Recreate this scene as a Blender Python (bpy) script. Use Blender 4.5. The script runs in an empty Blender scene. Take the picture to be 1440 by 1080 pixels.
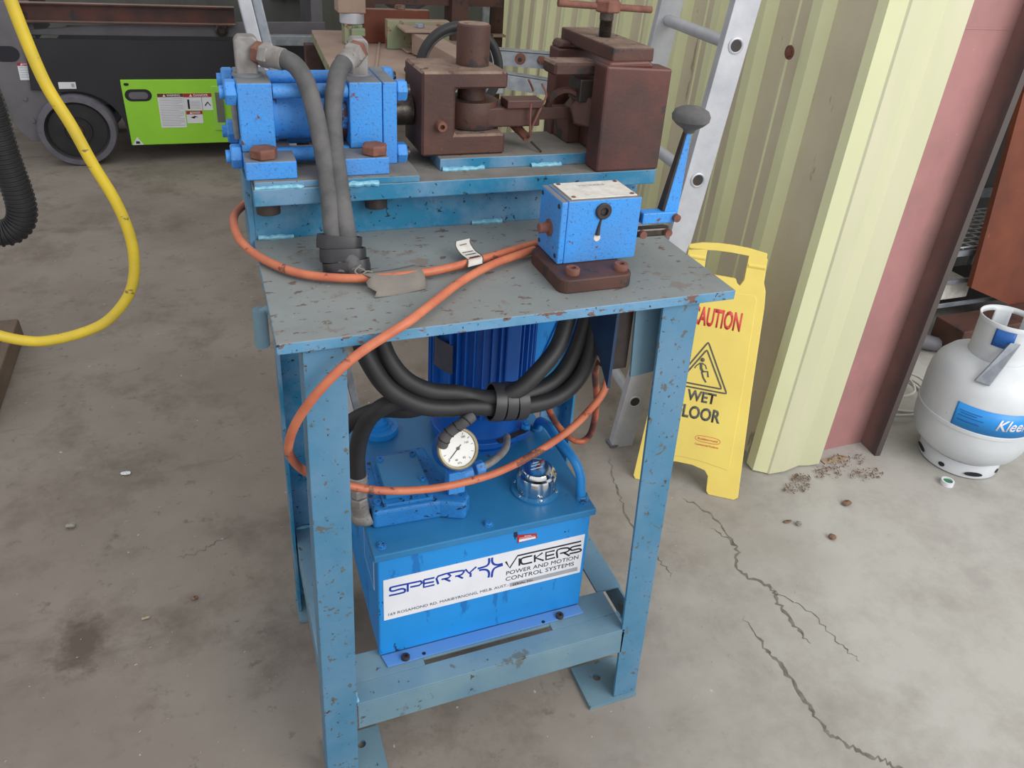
import bpy, bmesh, math, random
from mathutils import Vector, Matrix, noise

# ------------------------------------------------------------------ camera, sky, lights
SC = bpy.context.scene
COL = SC.collection
SC.view_settings.view_transform = 'Standard'
SC.view_settings.look = 'None'
SC.view_settings.gamma = 1.0
SC.view_settings.exposure = 0.08
SC.view_settings.use_curve_mapping = False

H = 0.9015                      # height of the bench top
cam_data = bpy.data.cameras.new('camera')
cam = bpy.data.objects.new('camera', cam_data)
COL.objects.link(cam)
cam_data.sensor_fit = 'HORIZONTAL'
cam_data.sensor_width = 36.0
cam_data.lens = 1119.26 / 1440 * 36.0
cam_data.shift_x = (720 - 745.87) / 1440
cam_data.shift_y = (433.62 - 540) / 1440
cam_data.clip_start = 0.02
_R = [[0.9296974, -0.3616611, 0.0697424], [-0.1074778, -0.4474899, -0.887807], [0.3522943, 0.8178961, -0.4549007]]
cam.matrix_world = Matrix(((_R[0][0], -_R[1][0], -_R[2][0], -0.04804),
                           (_R[0][1], -_R[1][1], -_R[2][1], -0.87545),
                           (_R[0][2], -_R[1][2], -_R[2][2], 1.39815),
                           (0, 0, 0, 1)))
SC.camera = cam

w = bpy.data.worlds.new('overcast')
SC.world = w
w.use_nodes = True
nt = w.node_tree
bg = nt.nodes['Background']
tc = nt.nodes.new('ShaderNodeTexCoord')
dot = nt.nodes.new('ShaderNodeVectorMath'); dot.operation = 'DOT_PRODUCT'
dot.inputs[1].default_value = (0.20, -0.79, 0.58)
nt.links.new(tc.outputs['Generated'], dot.inputs[0])
rmp = nt.nodes.new('ShaderNodeValToRGB')
rmp.color_ramp.elements[0].position = 0.0
rmp.color_ramp.elements[0].color = (0.47, 0.47, 0.475, 1)
rmp.color_ramp.elements[1].position = 0.95
rmp.color_ramp.elements[1].color = (1.0, 1.0, 1.0, 1)
mr = nt.nodes.new('ShaderNodeMapRange')
mr.inputs['From Min'].default_value = -1; mr.inputs['From Max'].default_value = 1
nt.links.new(dot.outputs['Value'], mr.inputs['Value'])
nt.links.new(mr.outputs['Result'], rmp.inputs['Fac'])
nt.links.new(rmp.outputs['Color'], bg.inputs['Color'])
bg.inputs['Strength'].default_value = 0.95

def area_light(name, loc, target, size, sizey, energy, col=(1, 1, 1)):
    l = bpy.data.lights.new(name, 'AREA')
    l.shape = 'RECTANGLE'; l.size = size; l.size_y = sizey; l.energy = energy; l.color = col
    o = bpy.data.objects.new(name, l); COL.objects.link(o)
    o.location = loc
    o.rotation_euler = (Vector(target) - Vector(loc)).to_track_quat('-Z', 'Y').to_euler()
    return o
# daylight coming in through the big shed doorway on the right
area_light('doorway_daylight', (2.6, -3.2, 3.0), (1.0, 0.5, 0.3), 3.2, 2.6, 140, (1.0, 0.99, 0.97))

# ------------------------------------------------------------------ materials
def srgb(c):
    if max(c) > 1.0: c = [v / 255.0 for v in c]
    return tuple((v / 12.92 if v <= 0.04045 else ((v + 0.055) / 1.055) ** 2.4) for v in c) + (1,)

def new_mat(name):
    m = bpy.data.materials.new(name); m.use_nodes = True
    return m, m.node_tree, m.node_tree.nodes['Principled BSDF']

def noise_node(t, scale, detail=4, rough=0.6, vec=None, stretch=None, w=0.0):
    n = t.nodes.new('ShaderNodeTexNoise'); n.inputs['Scale'].default_value = scale
    n.inputs['Detail'].default_value = detail; n.inputs['Roughness'].default_value = rough
    if stretch or vec is not None or True:
        g = t.nodes.new('ShaderNodeNewGeometry')
        mp = t.nodes.new('ShaderNodeMapping')
        mp.inputs['Scale'].default_value = stretch or (1, 1, 1)
        mp.inputs['Location'].default_value = (w, w * 1.7, w * 0.3)
        t.links.new(g.outputs['Position'], mp.inputs['Vector'])
        t.links.new(mp.outputs['Vector'], n.inputs['Vector'])
    return n

def ramp(t, src, p0, p1):
    r = t.nodes.new('ShaderNodeMapRange'); r.inputs['From Min'].default_value = p0
    r.inputs['From Max'].default_value = p1; r.clamp = True
    t.links.new(src, r.inputs['Value']); return r.outputs['Result']

def mixc(t, fac, a, b):
    m = t.nodes.new('ShaderNodeMix'); m.data_type = 'RGBA'
    t.links.new(fac, m.inputs[0])
    for v, i in ((a, 6), (b, 7)):
        if isinstance(v, tuple): m.inputs[i].default_value = v
        else: t.links.new(v, m.inputs[i])
    return m.outputs[2]

def M(name, col, col2=None, scale=9, rough=0.55, metal=0.0, chips=None, bump=0.0, bscale=120, spec=None, stretch=None, range_=(0.35, 0.65)):
    """col/col2 blended by soft noise; chips = list of (colour, scale, threshold, offset)"""
    m, t, b = new_mat(name)
    a = srgb(col)
    c2 = srgb(col2) if col2 else tuple(v * 0.82 for v in a[:3]) + (1,)
    n = noise_node(t, scale, 5, 0.6, stretch=stretch)
    cur = mixc(t, ramp(t, n.outputs['Fac'], *range_), a, c2)
    for i, ch in enumerate(chips or []):
        cc, cs, thr = ch[:3]
        k = noise_node(t, cs, 6, 0.65, w=3.1 + 2.3 * i, stretch=ch[3] if len(ch) > 3 else None)
        cur = mixc(t, ramp(t, k.outputs['Fac'], thr, thr + 0.025), cur, srgb(cc))
    t.links.new(cur, b.inputs['Base Color'])
    b.inputs['Roughness'].default_value = rough
    b.inputs['Metallic'].default_value = metal
    if spec is not None: b.inputs['Specular IOR Level'].default_value = spec
    if bump:
        k = noise_node(t, bscale, 4, 0.6, w=9)
        bp = t.nodes.new('ShaderNodeBump'); bp.inputs['Strength'].default_value = bump
        bp.inputs['Distance'].default_value = 0.002
        t.links.new(k.outputs['Fac'], bp.inputs['Height'])
        t.links.new(bp.outputs['Normal'], b.inputs['Normal'])
    return m

def column_mat():
    # red oxide paint with a band of greasy soot rubbed on near the flange
    m, t, b = new_mat('red_oxide_column')
    n = noise_node(t, 8, 5); c = mixc(t, ramp(t, n.outputs['Fac'], .35, .65), srgb((172, 122, 122)), srgb((160, 116, 114)))
    k = noise_node(t, 60, 6, .65, w=3); c = mixc(t, ramp(t, k.outputs['Fac'], .70, .72), c, srgb((214, 198, 194)))
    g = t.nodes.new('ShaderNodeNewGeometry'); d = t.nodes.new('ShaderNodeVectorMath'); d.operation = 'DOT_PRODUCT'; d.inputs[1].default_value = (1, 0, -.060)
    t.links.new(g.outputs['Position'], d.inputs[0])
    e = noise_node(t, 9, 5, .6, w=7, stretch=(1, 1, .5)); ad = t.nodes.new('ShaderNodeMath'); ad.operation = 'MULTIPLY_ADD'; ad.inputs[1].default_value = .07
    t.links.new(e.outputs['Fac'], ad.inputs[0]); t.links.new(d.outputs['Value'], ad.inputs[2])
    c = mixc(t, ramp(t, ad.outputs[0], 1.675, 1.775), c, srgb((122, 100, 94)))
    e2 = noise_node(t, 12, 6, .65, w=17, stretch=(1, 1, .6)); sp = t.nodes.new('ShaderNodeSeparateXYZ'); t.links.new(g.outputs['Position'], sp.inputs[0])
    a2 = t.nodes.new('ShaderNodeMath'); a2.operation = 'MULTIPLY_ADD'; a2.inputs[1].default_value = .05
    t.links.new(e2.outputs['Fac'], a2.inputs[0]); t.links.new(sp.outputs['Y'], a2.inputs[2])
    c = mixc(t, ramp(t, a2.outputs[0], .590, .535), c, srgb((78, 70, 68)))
    t.links.new(c, b.inputs['Base Color']); b.inputs['Roughness'].default_value = .5
    return m
RUST = (88, 58, 48); DK = (42, 38, 38)
MT = dict(
    bench=M('bench_blue_paint', (96, 136, 166), (62, 122, 156), 6, 0.42, chips=[((92, 96, 94), 62, .61), ((60, 62, 64), 95, .63), (RUST, 38, .67)], bump=.15),
    beam=M('beam_teal_paint', (34, 118, 156), (104, 142, 172), 9, 0.45, chips=[((30, 40, 48), 85, .62), (RUST, 45, .67)], bump=.15, range_=(.42, .6)),
    plate_edge=M('plate_edge_paint', (108, 152, 188), (78, 136, 170), 14, 0.5, chips=[((112, 84, 76), 34, .565, (1, 1, 2.2)), ((50, 50, 52), 95, .62)], bump=.2),
    top=M('dusty_plate_top', (136, 142, 141), (122, 127, 126), 6, 0.6, chips=[((124, 118, 112), 16, .60), ((102, 86, 80), 44, .60, (1, 1.7, 1)), ((160, 166, 166), 90, .67)], bump=.15),
    top_dust=M('dusty_beam_top', (132, 128, 120), (112, 108, 104), 16, 0.85, chips=[((98, 84, 76), 40, .64)], bump=.2),
    rail=M('rail_grey_blue', (116, 146, 160), (92, 128, 150), 6, 0.5, chips=[((96, 108, 110), 9, .62), ((74, 78, 78), 50, .645)], bump=.1),
    weld=M('weld_pale_blue', (140, 196, 214), (92, 160, 190), 120, 0.4, bump=.6, bscale=200),
    cyl=M('cylinder_bright_blue', (58, 146, 226), (74, 136, 204), 12, 0.5, chips=[((58, 112, 186), 240, .585), ((50, 66, 104), 150, .655), ((104, 66, 58), 32, .66)], bump=.35, bscale=260),
    cyl_dust=M('cylinder_dusty_top', (128, 126, 124), (104, 112, 124), 22, 0.85, chips=[((88, 70, 60), 40, .68)], bump=.3),
    tank=M('tank_blue', (32, 142, 220), (34, 132, 206), 5, 0.38, chips=[((26, 112, 186), 14, .58, (1, 1, .3)), ((28, 40, 66), 46, .655, (1, 1, .5))], bump=.05),
    lid=M('lid_blue', (48, 124, 176), (40, 114, 166), 7, 0.36, chips=[((70, 74, 84), 30, .67)], bump=.08),
    manif=M('manifold_blue', (42, 128, 200), (34, 112, 178), 16, 0.5, chips=[((34, 44, 62), 60, .60, (1, 1, 2.5)), ((30, 40, 60), 130, .62)], bump=.4, bscale=220),
    motor=M('motor_blue', (20, 88, 172), (22, 96, 186), 14, 0.42, chips=[((20, 40, 76), 70, .69)], bump=.12),
    rust=M('rusty_brown_steel', (86, 55, 46), (66, 43, 38), 10, 0.62, chips=[((48, 42, 44), 22, .60), ((112, 80, 68), 70, .70)], bump=.3, bscale=150),
    rust_red=M('rusty_red_steel', (92, 50, 43), (60, 42, 40), 7, 0.5, chips=[((50, 44, 46), 9, .60)], bump=.2, bscale=150, range_=(.4, .65)),
    rust_dust=M('dusty_rust_top', (138, 118, 104), (104, 80, 70), 20, 0.85, chips=[((84, 62, 54), 36, .60)], bump=.3),
    boltrust=M('rust_bolt', (132, 88, 74), (104, 66, 56), 40, 0.8, bump=.4),
    greasy=M('greasy_steel', (58, 50, 46), (84, 76, 68), 60, 0.3, metal=.5, bump=.3),
    dark=M('dark_steel', (44, 40, 40), (60, 50, 46), 40, 0.5, bump=.1),
    zinc=M('zinc_fitting', (150, 148, 146), (122, 116, 112), 40, 0.6, metal=.25, bump=.1),
    rubber=M('black_rubber', (34, 34, 36), (42, 42, 44), 30, 0.55, bump=.05),
    rubber_dust=M('dusty_rubber', (100, 98, 98), (76, 76, 78), 24, 0.75, bump=.05),
    tape=M('black_tape_wrap', (48, 48, 52), (40, 40, 44), 20, 0.42),
    orange=M('orange_cable', (204, 122, 88), (184, 100, 72), 22, 0.5, chips=[((120, 72, 58), 20, .60)]),
    orange_dk=M('dirty_orange_cable', (180, 92, 60), (96, 52, 44), 30, 0.5, range_=(.4, .56)),
    chrome=M('chrome', (225, 228, 232), (205, 208, 212), 10, 0.12, metal=1.0),
    card=M('grey_card_tag', (132, 126, 118), (118, 114, 108), 30, 0.8),
    paper=M('paper_label', (222, 218, 210), (200, 196, 190), 60, 0.7),
    alu=M('aluminium', (196, 198, 204), (178, 180, 188), 12, 0.45, metal=.25, bump=.05),
    galv=M('galvanised', (158, 164, 172), (132, 138, 148), 26, 0.45, metal=.35, bump=.1),
    yellow=M('sign_yellow', (244, 220, 112), (236, 210, 108), 6, 0.5, chips=[((196, 168, 84), 60, .72)]),
    yhose=M('yellow_hose', (214, 186, 48), (196, 172, 56), 16, 0.5, chips=[((120, 110, 60), 30, .63, (1, 1, 2))]),
    red=M('sign_red', (218, 72, 72), (208, 66, 66), 10, 0.6),
    ink=M('sign_grey_ink', (92, 92, 84), (84, 84, 78), 10, 0.6),
    blueink=M('logo_blue_ink', (28, 64, 168), (26, 58, 158), 10, 0.5),
    blackink=M('black_ink', (26, 28, 40), (30, 30, 40), 10, 0.5),
    white=M('white_sticker', (232, 234, 240), (222, 224, 232), 8, 0.45),
    greystrip=M('grey_strip', (168, 170, 176), (158, 160, 168), 30, 0.5),
    redlab=M('red_label', (176, 44, 52), (166, 40, 48), 10, 0.5),
    wall=M('cream_green_cladding', (236, 238, 192), (228, 229, 186), 3.5, 0.45, chips=[((186, 182, 150), 6, .66, (1, 1, .25)), ((120, 112, 88), 80, .74)]),
    pan=M('dusty_shaded_pan', (218, 208, 180), (206, 196, 170), 4, 0.5, chips=[((168, 158, 132), 9, .62, (1, 1, .3)), ((120, 112, 88), 80, .72)]),
    flash=M('cream_flashing', (206, 203, 174), (198, 200, 164), 5, 0.5, stretch=(2, 2, .3)),
    column=column_mat(),
    grime=None,
    blackpaint=M('charcoal_panel', (40, 40, 46), (34, 34, 40), 5, 0.5),
    green=M('lime_green_panel', (156, 222, 62), (150, 214, 58), 5, 0.4),
    greypaint=M('grey_paint', (110, 108, 114), (98, 96, 102), 7, 0.5),
    tyre=M('grey_tyre', (108, 106, 116), (94, 92, 102), 20, 0.7),
    wheel=M('black_wheel_disc', (34, 34, 38), (44, 42, 44), 12, 0.5),
    cabinet=M('grey_green_cabinet', (112, 114, 110), (98, 100, 96), 3, 0.55, stretch=(3, 3, .4)),
    palegreen=M('old_green_paint', (120, 146, 112), (146, 132, 110), 16, 0.6, chips=[((120, 76, 60), 22, .58)]),
    dustpink=M('dusty_rust_bed', (158, 136, 124), (142, 120, 108), 7, 0.85, chips=[((126, 84, 70), 26, .68)]),
    rustplate=M('rust_plate', (120, 62, 40), (92, 46, 32), 4, 0.7, chips=[((146, 82, 50), 18, .68)]),
    gaswhite=M('gas_white_paint', (216, 220, 224), (200, 205, 210), 6, 0.45, chips=[((140, 138, 130), 70, .72), ((128, 90, 66), 30, .77)]),
    gasblue=M('gas_label_blue', (36, 150, 232), (40, 142, 222), 9, 0.4),
    gasdk=M('gas_tag_blue', (24, 92, 170), (22, 84, 156), 9, 0.4),
    timber=M('weathered_rail', (116, 100, 86), (90, 76, 66), 14, 0.8, bump=.3, stretch=(1, .2, 1)),
    cable=M('white_cable', (200, 200, 192), (186, 186, 178), 12, 0.5),
    leaf=M('dry_leaf', (132, 104, 84), (104, 80, 64), 60, 0.9),
    leafpale=M('pale_leaf', (180, 164, 140), (160, 140, 116), 60, 0.9),
    pebble=M('pebble', (160, 156, 150), (128, 122, 116), 60, 0.9, bump=.3),
    glass=M('gauge_dial', (226, 226, 222), (216, 216, 212), 12, 0.25),
    brass=M('dirty_brass', (176, 168, 140), (150, 140, 112), 30, 0.4, metal=.5),
    crack=M('floor_crack_dark', (128, 121, 113), (96, 89, 82), 60, 0.95),
)

def floor_mat():
    m, t, b = new_mat('dusty_concrete')
    n1 = noise_node(t, 1.3, 6, 0.62); n2 = noise_node(t, 5.5, 6, 0.7, w=4); n3 = noise_node(t, 26, 5, 0.7, w=8)
    c = mixc(t, ramp(t, n1.outputs['Fac'], .36, .64), srgb((146, 138, 130)), srgb((126, 117, 109)))  # base tone of the left floor, darkened with shade painted into the colour
    c = mixc(t, ramp(t, n2.outputs['Fac'], .5, .72), c, srgb((114, 105, 97)))
    c = mixc(t, ramp(t, n3.outputs['Fac'], .60, .72), c, srgb((112, 104, 96)))
    n4 = noise_node(t, 70, 3, 0.5, w=13)
    c = mixc(t, ramp(t, n4.outputs['Fac'], .73, .75), c, srgb((186, 180, 170)))
    n5 = noise_node(t, 3.2, 7, 0.75, w=21, stretch=(.5, 1.6, 1))
    c = mixc(t, ramp(t, n5.outputs['Fac'], .60, .78), c, srgb((100, 92, 86)))
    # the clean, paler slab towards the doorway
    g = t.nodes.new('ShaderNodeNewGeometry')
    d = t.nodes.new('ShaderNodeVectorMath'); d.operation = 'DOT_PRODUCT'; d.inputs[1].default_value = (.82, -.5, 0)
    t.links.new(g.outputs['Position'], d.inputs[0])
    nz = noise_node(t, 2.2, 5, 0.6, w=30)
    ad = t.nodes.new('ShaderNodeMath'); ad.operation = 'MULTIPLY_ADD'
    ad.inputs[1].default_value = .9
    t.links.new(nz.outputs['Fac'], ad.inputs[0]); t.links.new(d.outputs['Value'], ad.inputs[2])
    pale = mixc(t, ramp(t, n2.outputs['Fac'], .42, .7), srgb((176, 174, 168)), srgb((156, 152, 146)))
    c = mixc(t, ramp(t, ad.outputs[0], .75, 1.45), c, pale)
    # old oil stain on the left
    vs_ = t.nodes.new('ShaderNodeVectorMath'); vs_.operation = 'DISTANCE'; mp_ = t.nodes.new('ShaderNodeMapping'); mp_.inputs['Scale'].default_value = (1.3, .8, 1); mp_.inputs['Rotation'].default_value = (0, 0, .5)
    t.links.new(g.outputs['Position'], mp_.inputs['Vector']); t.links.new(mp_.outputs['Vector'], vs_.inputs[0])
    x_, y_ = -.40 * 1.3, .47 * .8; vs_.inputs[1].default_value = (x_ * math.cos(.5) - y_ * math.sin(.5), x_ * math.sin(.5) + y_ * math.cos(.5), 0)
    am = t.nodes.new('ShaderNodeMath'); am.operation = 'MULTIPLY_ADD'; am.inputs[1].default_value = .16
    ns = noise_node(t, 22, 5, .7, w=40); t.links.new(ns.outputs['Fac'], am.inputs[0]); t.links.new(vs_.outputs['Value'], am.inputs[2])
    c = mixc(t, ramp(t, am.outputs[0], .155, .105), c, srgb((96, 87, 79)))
    t.links.new(c, b.inputs['Base Color'])
    b.inputs['Roughness'].default_value = .85
    b.inputs['Specular IOR Level'].default_value = .25
    bp = t.nodes.new('ShaderNodeBump'); bp.inputs['Strength'].default_value = .25; bp.inputs['Distance'].default_value = .004
    t.links.new(n3.outputs['Fac'], bp.inputs['Height']); t.links.new(bp.outputs['Normal'], b.inputs['Normal'])
    return m
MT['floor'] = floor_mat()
MT['grime'] = MT['column']

# ------------------------------------------------------------------ mesh helpers
def V(*a): return Vector(a)

def catmull(pts, seg=8):
    P = [Vector(p) for p in pts]
    if len(P) < 3: return P
    out = []
    for i in range(len(P) - 1):
        p0 = P[i - 1] if i else P[0] * 2 - P[1]
        p1, p2 = P[i], P[i + 1]
        p3 = P[i + 2] if i + 2 < len(P) else P[-1] * 2 - P[-2]
        for k in range(seg):
            t = k / seg
            out.append(0.5 * ((2 * p1) + (p2 - p0) * t + (2 * p0 - 5 * p1 + 4 * p2 - p3) * t * t + (3 * p1 - p0 - 3 * p2 + p3) * t ** 3))
    out.append(P[-1])
    return out

class MB:
    def __init__(s): s.v = []; s.f = []; s.sm = []
    def add(s, vs, fs, smooth=False):
        o = len(s.v); s.v += [Vector(v) for v in vs]
        for f in fs:
            s.f.append([i + o for i in f]); s.sm.append(smooth)
        return s
    def box(s, a, b):
        x0, y0, z0 = [min(a[i], b[i]) for i in range(3)]; x1, y1, z1 = [max(a[i], b[i]) for i in range(3)]
        return s.add([(x0, y0, z0), (x1, y0, z0), (x1, y1, z0), (x0, y1, z0), (x0, y0, z1), (x1, y0, z1), (x1, y1, z1), (x0, y1, z1)],
                     [(0, 3, 2, 1), (4, 5, 6, 7), (0, 1, 5, 4), (1, 2, 6, 5), (2, 3, 7, 6), (3, 0, 4, 7)])
    def hexa(s, lo, hi):
        """two quads (bottom, top), counter-clockwise seen from above"""
        return s.add(list(lo) + list(hi), [(0, 3, 2, 1), (4, 5, 6, 7), (0, 1, 5, 4), (1, 2, 6, 5), (2, 3, 7, 6), (3, 0, 4, 7)])
    def prism(s, poly, d):
        """poly = 3D points of a planar outline, extruded by vector d"""
        n = len(poly); d = Vector(d); P = [Vector(p) for p in poly]
        nrm = Vector((0, 0, 0))
        for i in range(n): nrm += P[i].cross(P[(i + 1) % n])
        if nrm.dot(d) > 0: P = P[::-1]
        return s.add(P + [p + d for p in P], [list(range(n)), list(range(2 * n - 1, n - 1, -1))] +
                     [(i, i + n, (i + 1) % n + n, (i + 1) % n) for i in range(n)])
    def tube(s, pts, r, n=12, caps=True, rs=None):
        P = [Vector(p) for p in pts]; m = len(P)
        t = (P[1] - P[0]).normalized()
        up = Vector((0, 0, 1)) if abs(t.z) < .9 else Vector((1, 0, 0))
        nr = (up - t * up.dot(t)).normalized()
        vs = []
        for i in range(m):
            if i == 0: t2 = (P[1] - P[0])
            elif i == m - 1: t2 = (P[-1] - P[-2])
            else: t2 = (P[i + 1] - P[i - 1])
            t2 = t2.normalized() if t2.length > 1e-9 else t
            nr = (nr - t2 * nr.dot(t2)).normalized(); bn = t2.cross(nr)
            rr = rs[i] if rs else r
            for k in range(n):
                a = 2 * math.pi * k / n
                vs.append(P[i] + (nr * math.cos(a) + bn * math.sin(a)) * rr)
        fs = [(i * n + k, i * n + (k + 1) % n, (i + 1) * n + (k + 1) % n, (i + 1) * n + k) for i in range(m - 1) for k in range(n)]
        s.add(vs, fs, n > 7)
        if caps:
            o = len(s.v) - len(vs)
            s.f.append([o + k for k in range(n)][::-1]); s.sm.append(False)
            s.f.append([o + (m - 1) * n + k for k in range(n)]); s.sm.append(False)
        return s
    def loft(s, lo, hi):
        n = len(lo); return s.add(list(lo) + list(hi), [tuple(range(n))[::-1], tuple(range(n, 2 * n))] + [(i, (i + 1) % n, n + (i + 1) % n, n + i) for i in range(n)])
    def cyl(s, a, b, r, n=24, r2=None): return s.tube([a, b], r, n, True, [r, r if r2 is None else r2])
    def lathe(s, c, prof, n=40, axis=(0, 0, 1), caps=True):
        """prof = [(radius, height)] along axis"""
        ax = Vector(axis).normalized(); q = Vector((0, 0, 1)).rotation_difference(ax)
        vs = []; c = Vector(c)
        for r, h in prof:
            for k in range(n):
                a = 2 * math.pi * k / n
                vs.append(c + q @ Vector((r * math.cos(a), r * math.sin(a), h)))
        m = len(prof)
        s.add(vs, [(i * n + k, i * n + (k + 1) % n, (i + 1) * n + (k + 1) % n, (i + 1) * n + k) for i in range(m - 1) for k in range(n)], True)
        o = len(s.v) - len(vs)
        if prof[0] == prof[-1]: caps = False
        if caps and prof[0][0] > 1e-5: s.f.append([o + k for k in range(n)][::-1]); s.sm.append(False)
        if caps and prof[-1][0] > 1e-5: s.f.append([o + (m - 1) * n + k for k in range(n)]); s.sm.append(False)
        return s
    def nut(s, c, r, h, axis=(0, 0, 1), rot=0.0, cham=.12):
        ax = Vector(axis).normalized(); q = Vector((0, 0, 1)).rotation_difference(ax); c = Vector(c)
        vs = []
        for rr, hh in ((r * (1 - cham), 0), (r, h * .12), (r, h * .85), (r * (1 - cham), h)):
            for k in range(6):
                a = rot + math.pi / 3 * k
                vs.append(c + q @ Vector((rr * math.cos(a), rr * math.sin(a), hh)))
        fs = [(i * 6 + k, i * 6 + (k + 1) % 6, (i + 1) * 6 + (k + 1) % 6, (i + 1) * 6 + k) for i in range(3) for k in range(6)]
        return s.add(vs, fs + [[5, 4, 3, 2, 1, 0], [18, 19, 20, 21, 22, 23]])
    def sphere(s, c, r, sc=(1, 1, 1), n=16, m=10):
        vs = []; c = Vector(c)
        for i in range(m + 1):
            th = math.pi * i / m
            for k in range(n):
                a = 2 * math.pi * k / n
                vs.append(c + Vector((math.sin(th) * math.cos(a) * r * sc[0], math.sin(th) * math.sin(a) * r * sc[1], -math.cos(th) * r * sc[2])))
        return s.add(vs, [(i * n + k, i * n + (k + 1) % n, (i + 1) * n + (k + 1) % n, (i + 1) * n + k) for i in range(m) for k in range(n)], True)
    def ribbon(s, pts, wd, nrm, th=.0006):
        """flat stroke of width wd with real thickness, lying in the plane with normal nrm"""
        P = [Vector(p) for p in pts]; nrm = Vector(nrm).normalized(); L = []; R = []
        for i in range(len(P)):
            t = (P[min(i + 1, len(P) - 1)] - P[max(i - 1, 0)]).normalized()
            sd = t.cross(nrm).normalized() * wd / 2
            L.append(P[i] + sd); R.append(P[i] - sd)
        n = len(P); up = nrm * th
        vs = L + R + [p + up for p in L] + [p + up for p in R]
        fs = []
        for i in range(n - 1):
            fs += [(i, i + 1, n + i + 1, n + i), (2 * n + i, 3 * n + i, 3 * n + i + 1, 2 * n + i + 1),
                   (i, 2 * n + i, 2 * n + i + 1, i + 1), (n + i, n + i + 1, 3 * n + i + 1, 3 * n + i)]
        fs += [(0, n, 3 * n, 2 * n), (n - 1, 3 * n - 1, 4 * n - 1, 2 * n - 1)]
        return s.add(vs, fs)
    def shear(s, k, axis=0, z0=0.0):
        for v in s.v: v[axis] += k * (v.z - z0)
        return s
    def build(s, name, mat, parent=None, bevel=0.0, seg=2):
        root = parent
        while root is not None and root.parent is not None: root = root.parent
        base = Vector(root.location) if root is not None else Vector((0, 0, 0))
        if root is not None and parent is not root: pass
        me = bpy.data.meshes.new(name)
        me.from_pydata([tuple(v - base) for v in s.v], [], s.f)
        me.polygons.foreach_set('use_smooth', s.sm)
        mats = mat if isinstance(mat, (list, tuple)) else [mat]
        for m in mats: me.materials.append(m)
        me.update()
        bm = bmesh.new(); bm.from_mesh(me); bmesh.ops.recalc_face_normals(bm, faces=bm.faces); bm.to_mesh(me); bm.free()
        if any(s.sm): me.set_sharp_from_angle(angle=math.radians(38))
        o = bpy.data.objects.new(name, me); COL.objects.link(o)
        if parent is not None: o.parent = parent
        if bevel:
            b = o.modifiers.new('bevel', 'BEVEL'); b.width = bevel; b.segments = seg; b.limit_method = 'ANGLE'; b.angle_limit = math.radians(40)
        return o

def top_mat(o, mi=1, thr=.75):
    """dust lies on the upward facing faces: second material slot"""
    for p in o.data.polygons:
        if p.normal.z > thr: p.material_index = mi

def thing(name, label, cat, loc=(0, 0, 0), group=None):
    o = bpy.data.objects.new(name, None); COL.objects.link(o); o.location = loc
    o.empty_display_size = .05
    return tag(o, label, cat, group)
def tag(o, label, cat, group=None, kind=None):
    o['label'] = label; o['category'] = cat
    if group: o['group'] = group
    if kind: o['kind'] = kind
    return o
def struct(o): o['kind'] = 'structure'; return o

def text(s, name, mat, parent, org, right, up, height, width=None, bold=0.0, shear=0.0, th=.0006):
    """lettering set on a surface: org = left end of the baseline"""
    cu = bpy.data.curves.new('t', 'FONT'); cu.body = s; cu.size = 1.0; cu.offset = bold; cu.shear = shear; cu.resolution_u = 3
    cu.extrude = 0.0
    ob = bpy.data.objects.new('t', cu); COL.objects.link(ob)
    dg = bpy.context.evaluated_depsgraph_get(); dg.update()
    me = bpy.data.meshes.new_from_object(ob.evaluated_get(dg))
    bpy.data.objects.remove(ob)
    xs = [v.co.x for v in me.vertices]; ys = [v.co.y for v in me.vertices]
    sy = height / 0.69; sx = (width / (max(xs) - min(xs))) if width else sy
    right = Vector(right).normalized(); up = Vector(up).normalized(); n = right.cross(up)
    root = parent
    while root.parent is not None: root = root.parent
    base = Vector(root.location); x0 = min(xs); o3 = Vector(org)
    for v in me.vertices:
        v.co = o3 + right * ((v.co.x - x0) * sx) + up * (v.co.y * sy) + n * th - base
    me.materials.clear(); me.materials.append(mat); me.name = name
    o = bpy.data.objects.new(name, me); COL.objects.link(o); o.parent = parent
    sol = o.modifiers.new('s', 'SOLIDIFY'); sol.thickness = th * .8; sol.offset = -1
    return o
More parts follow.
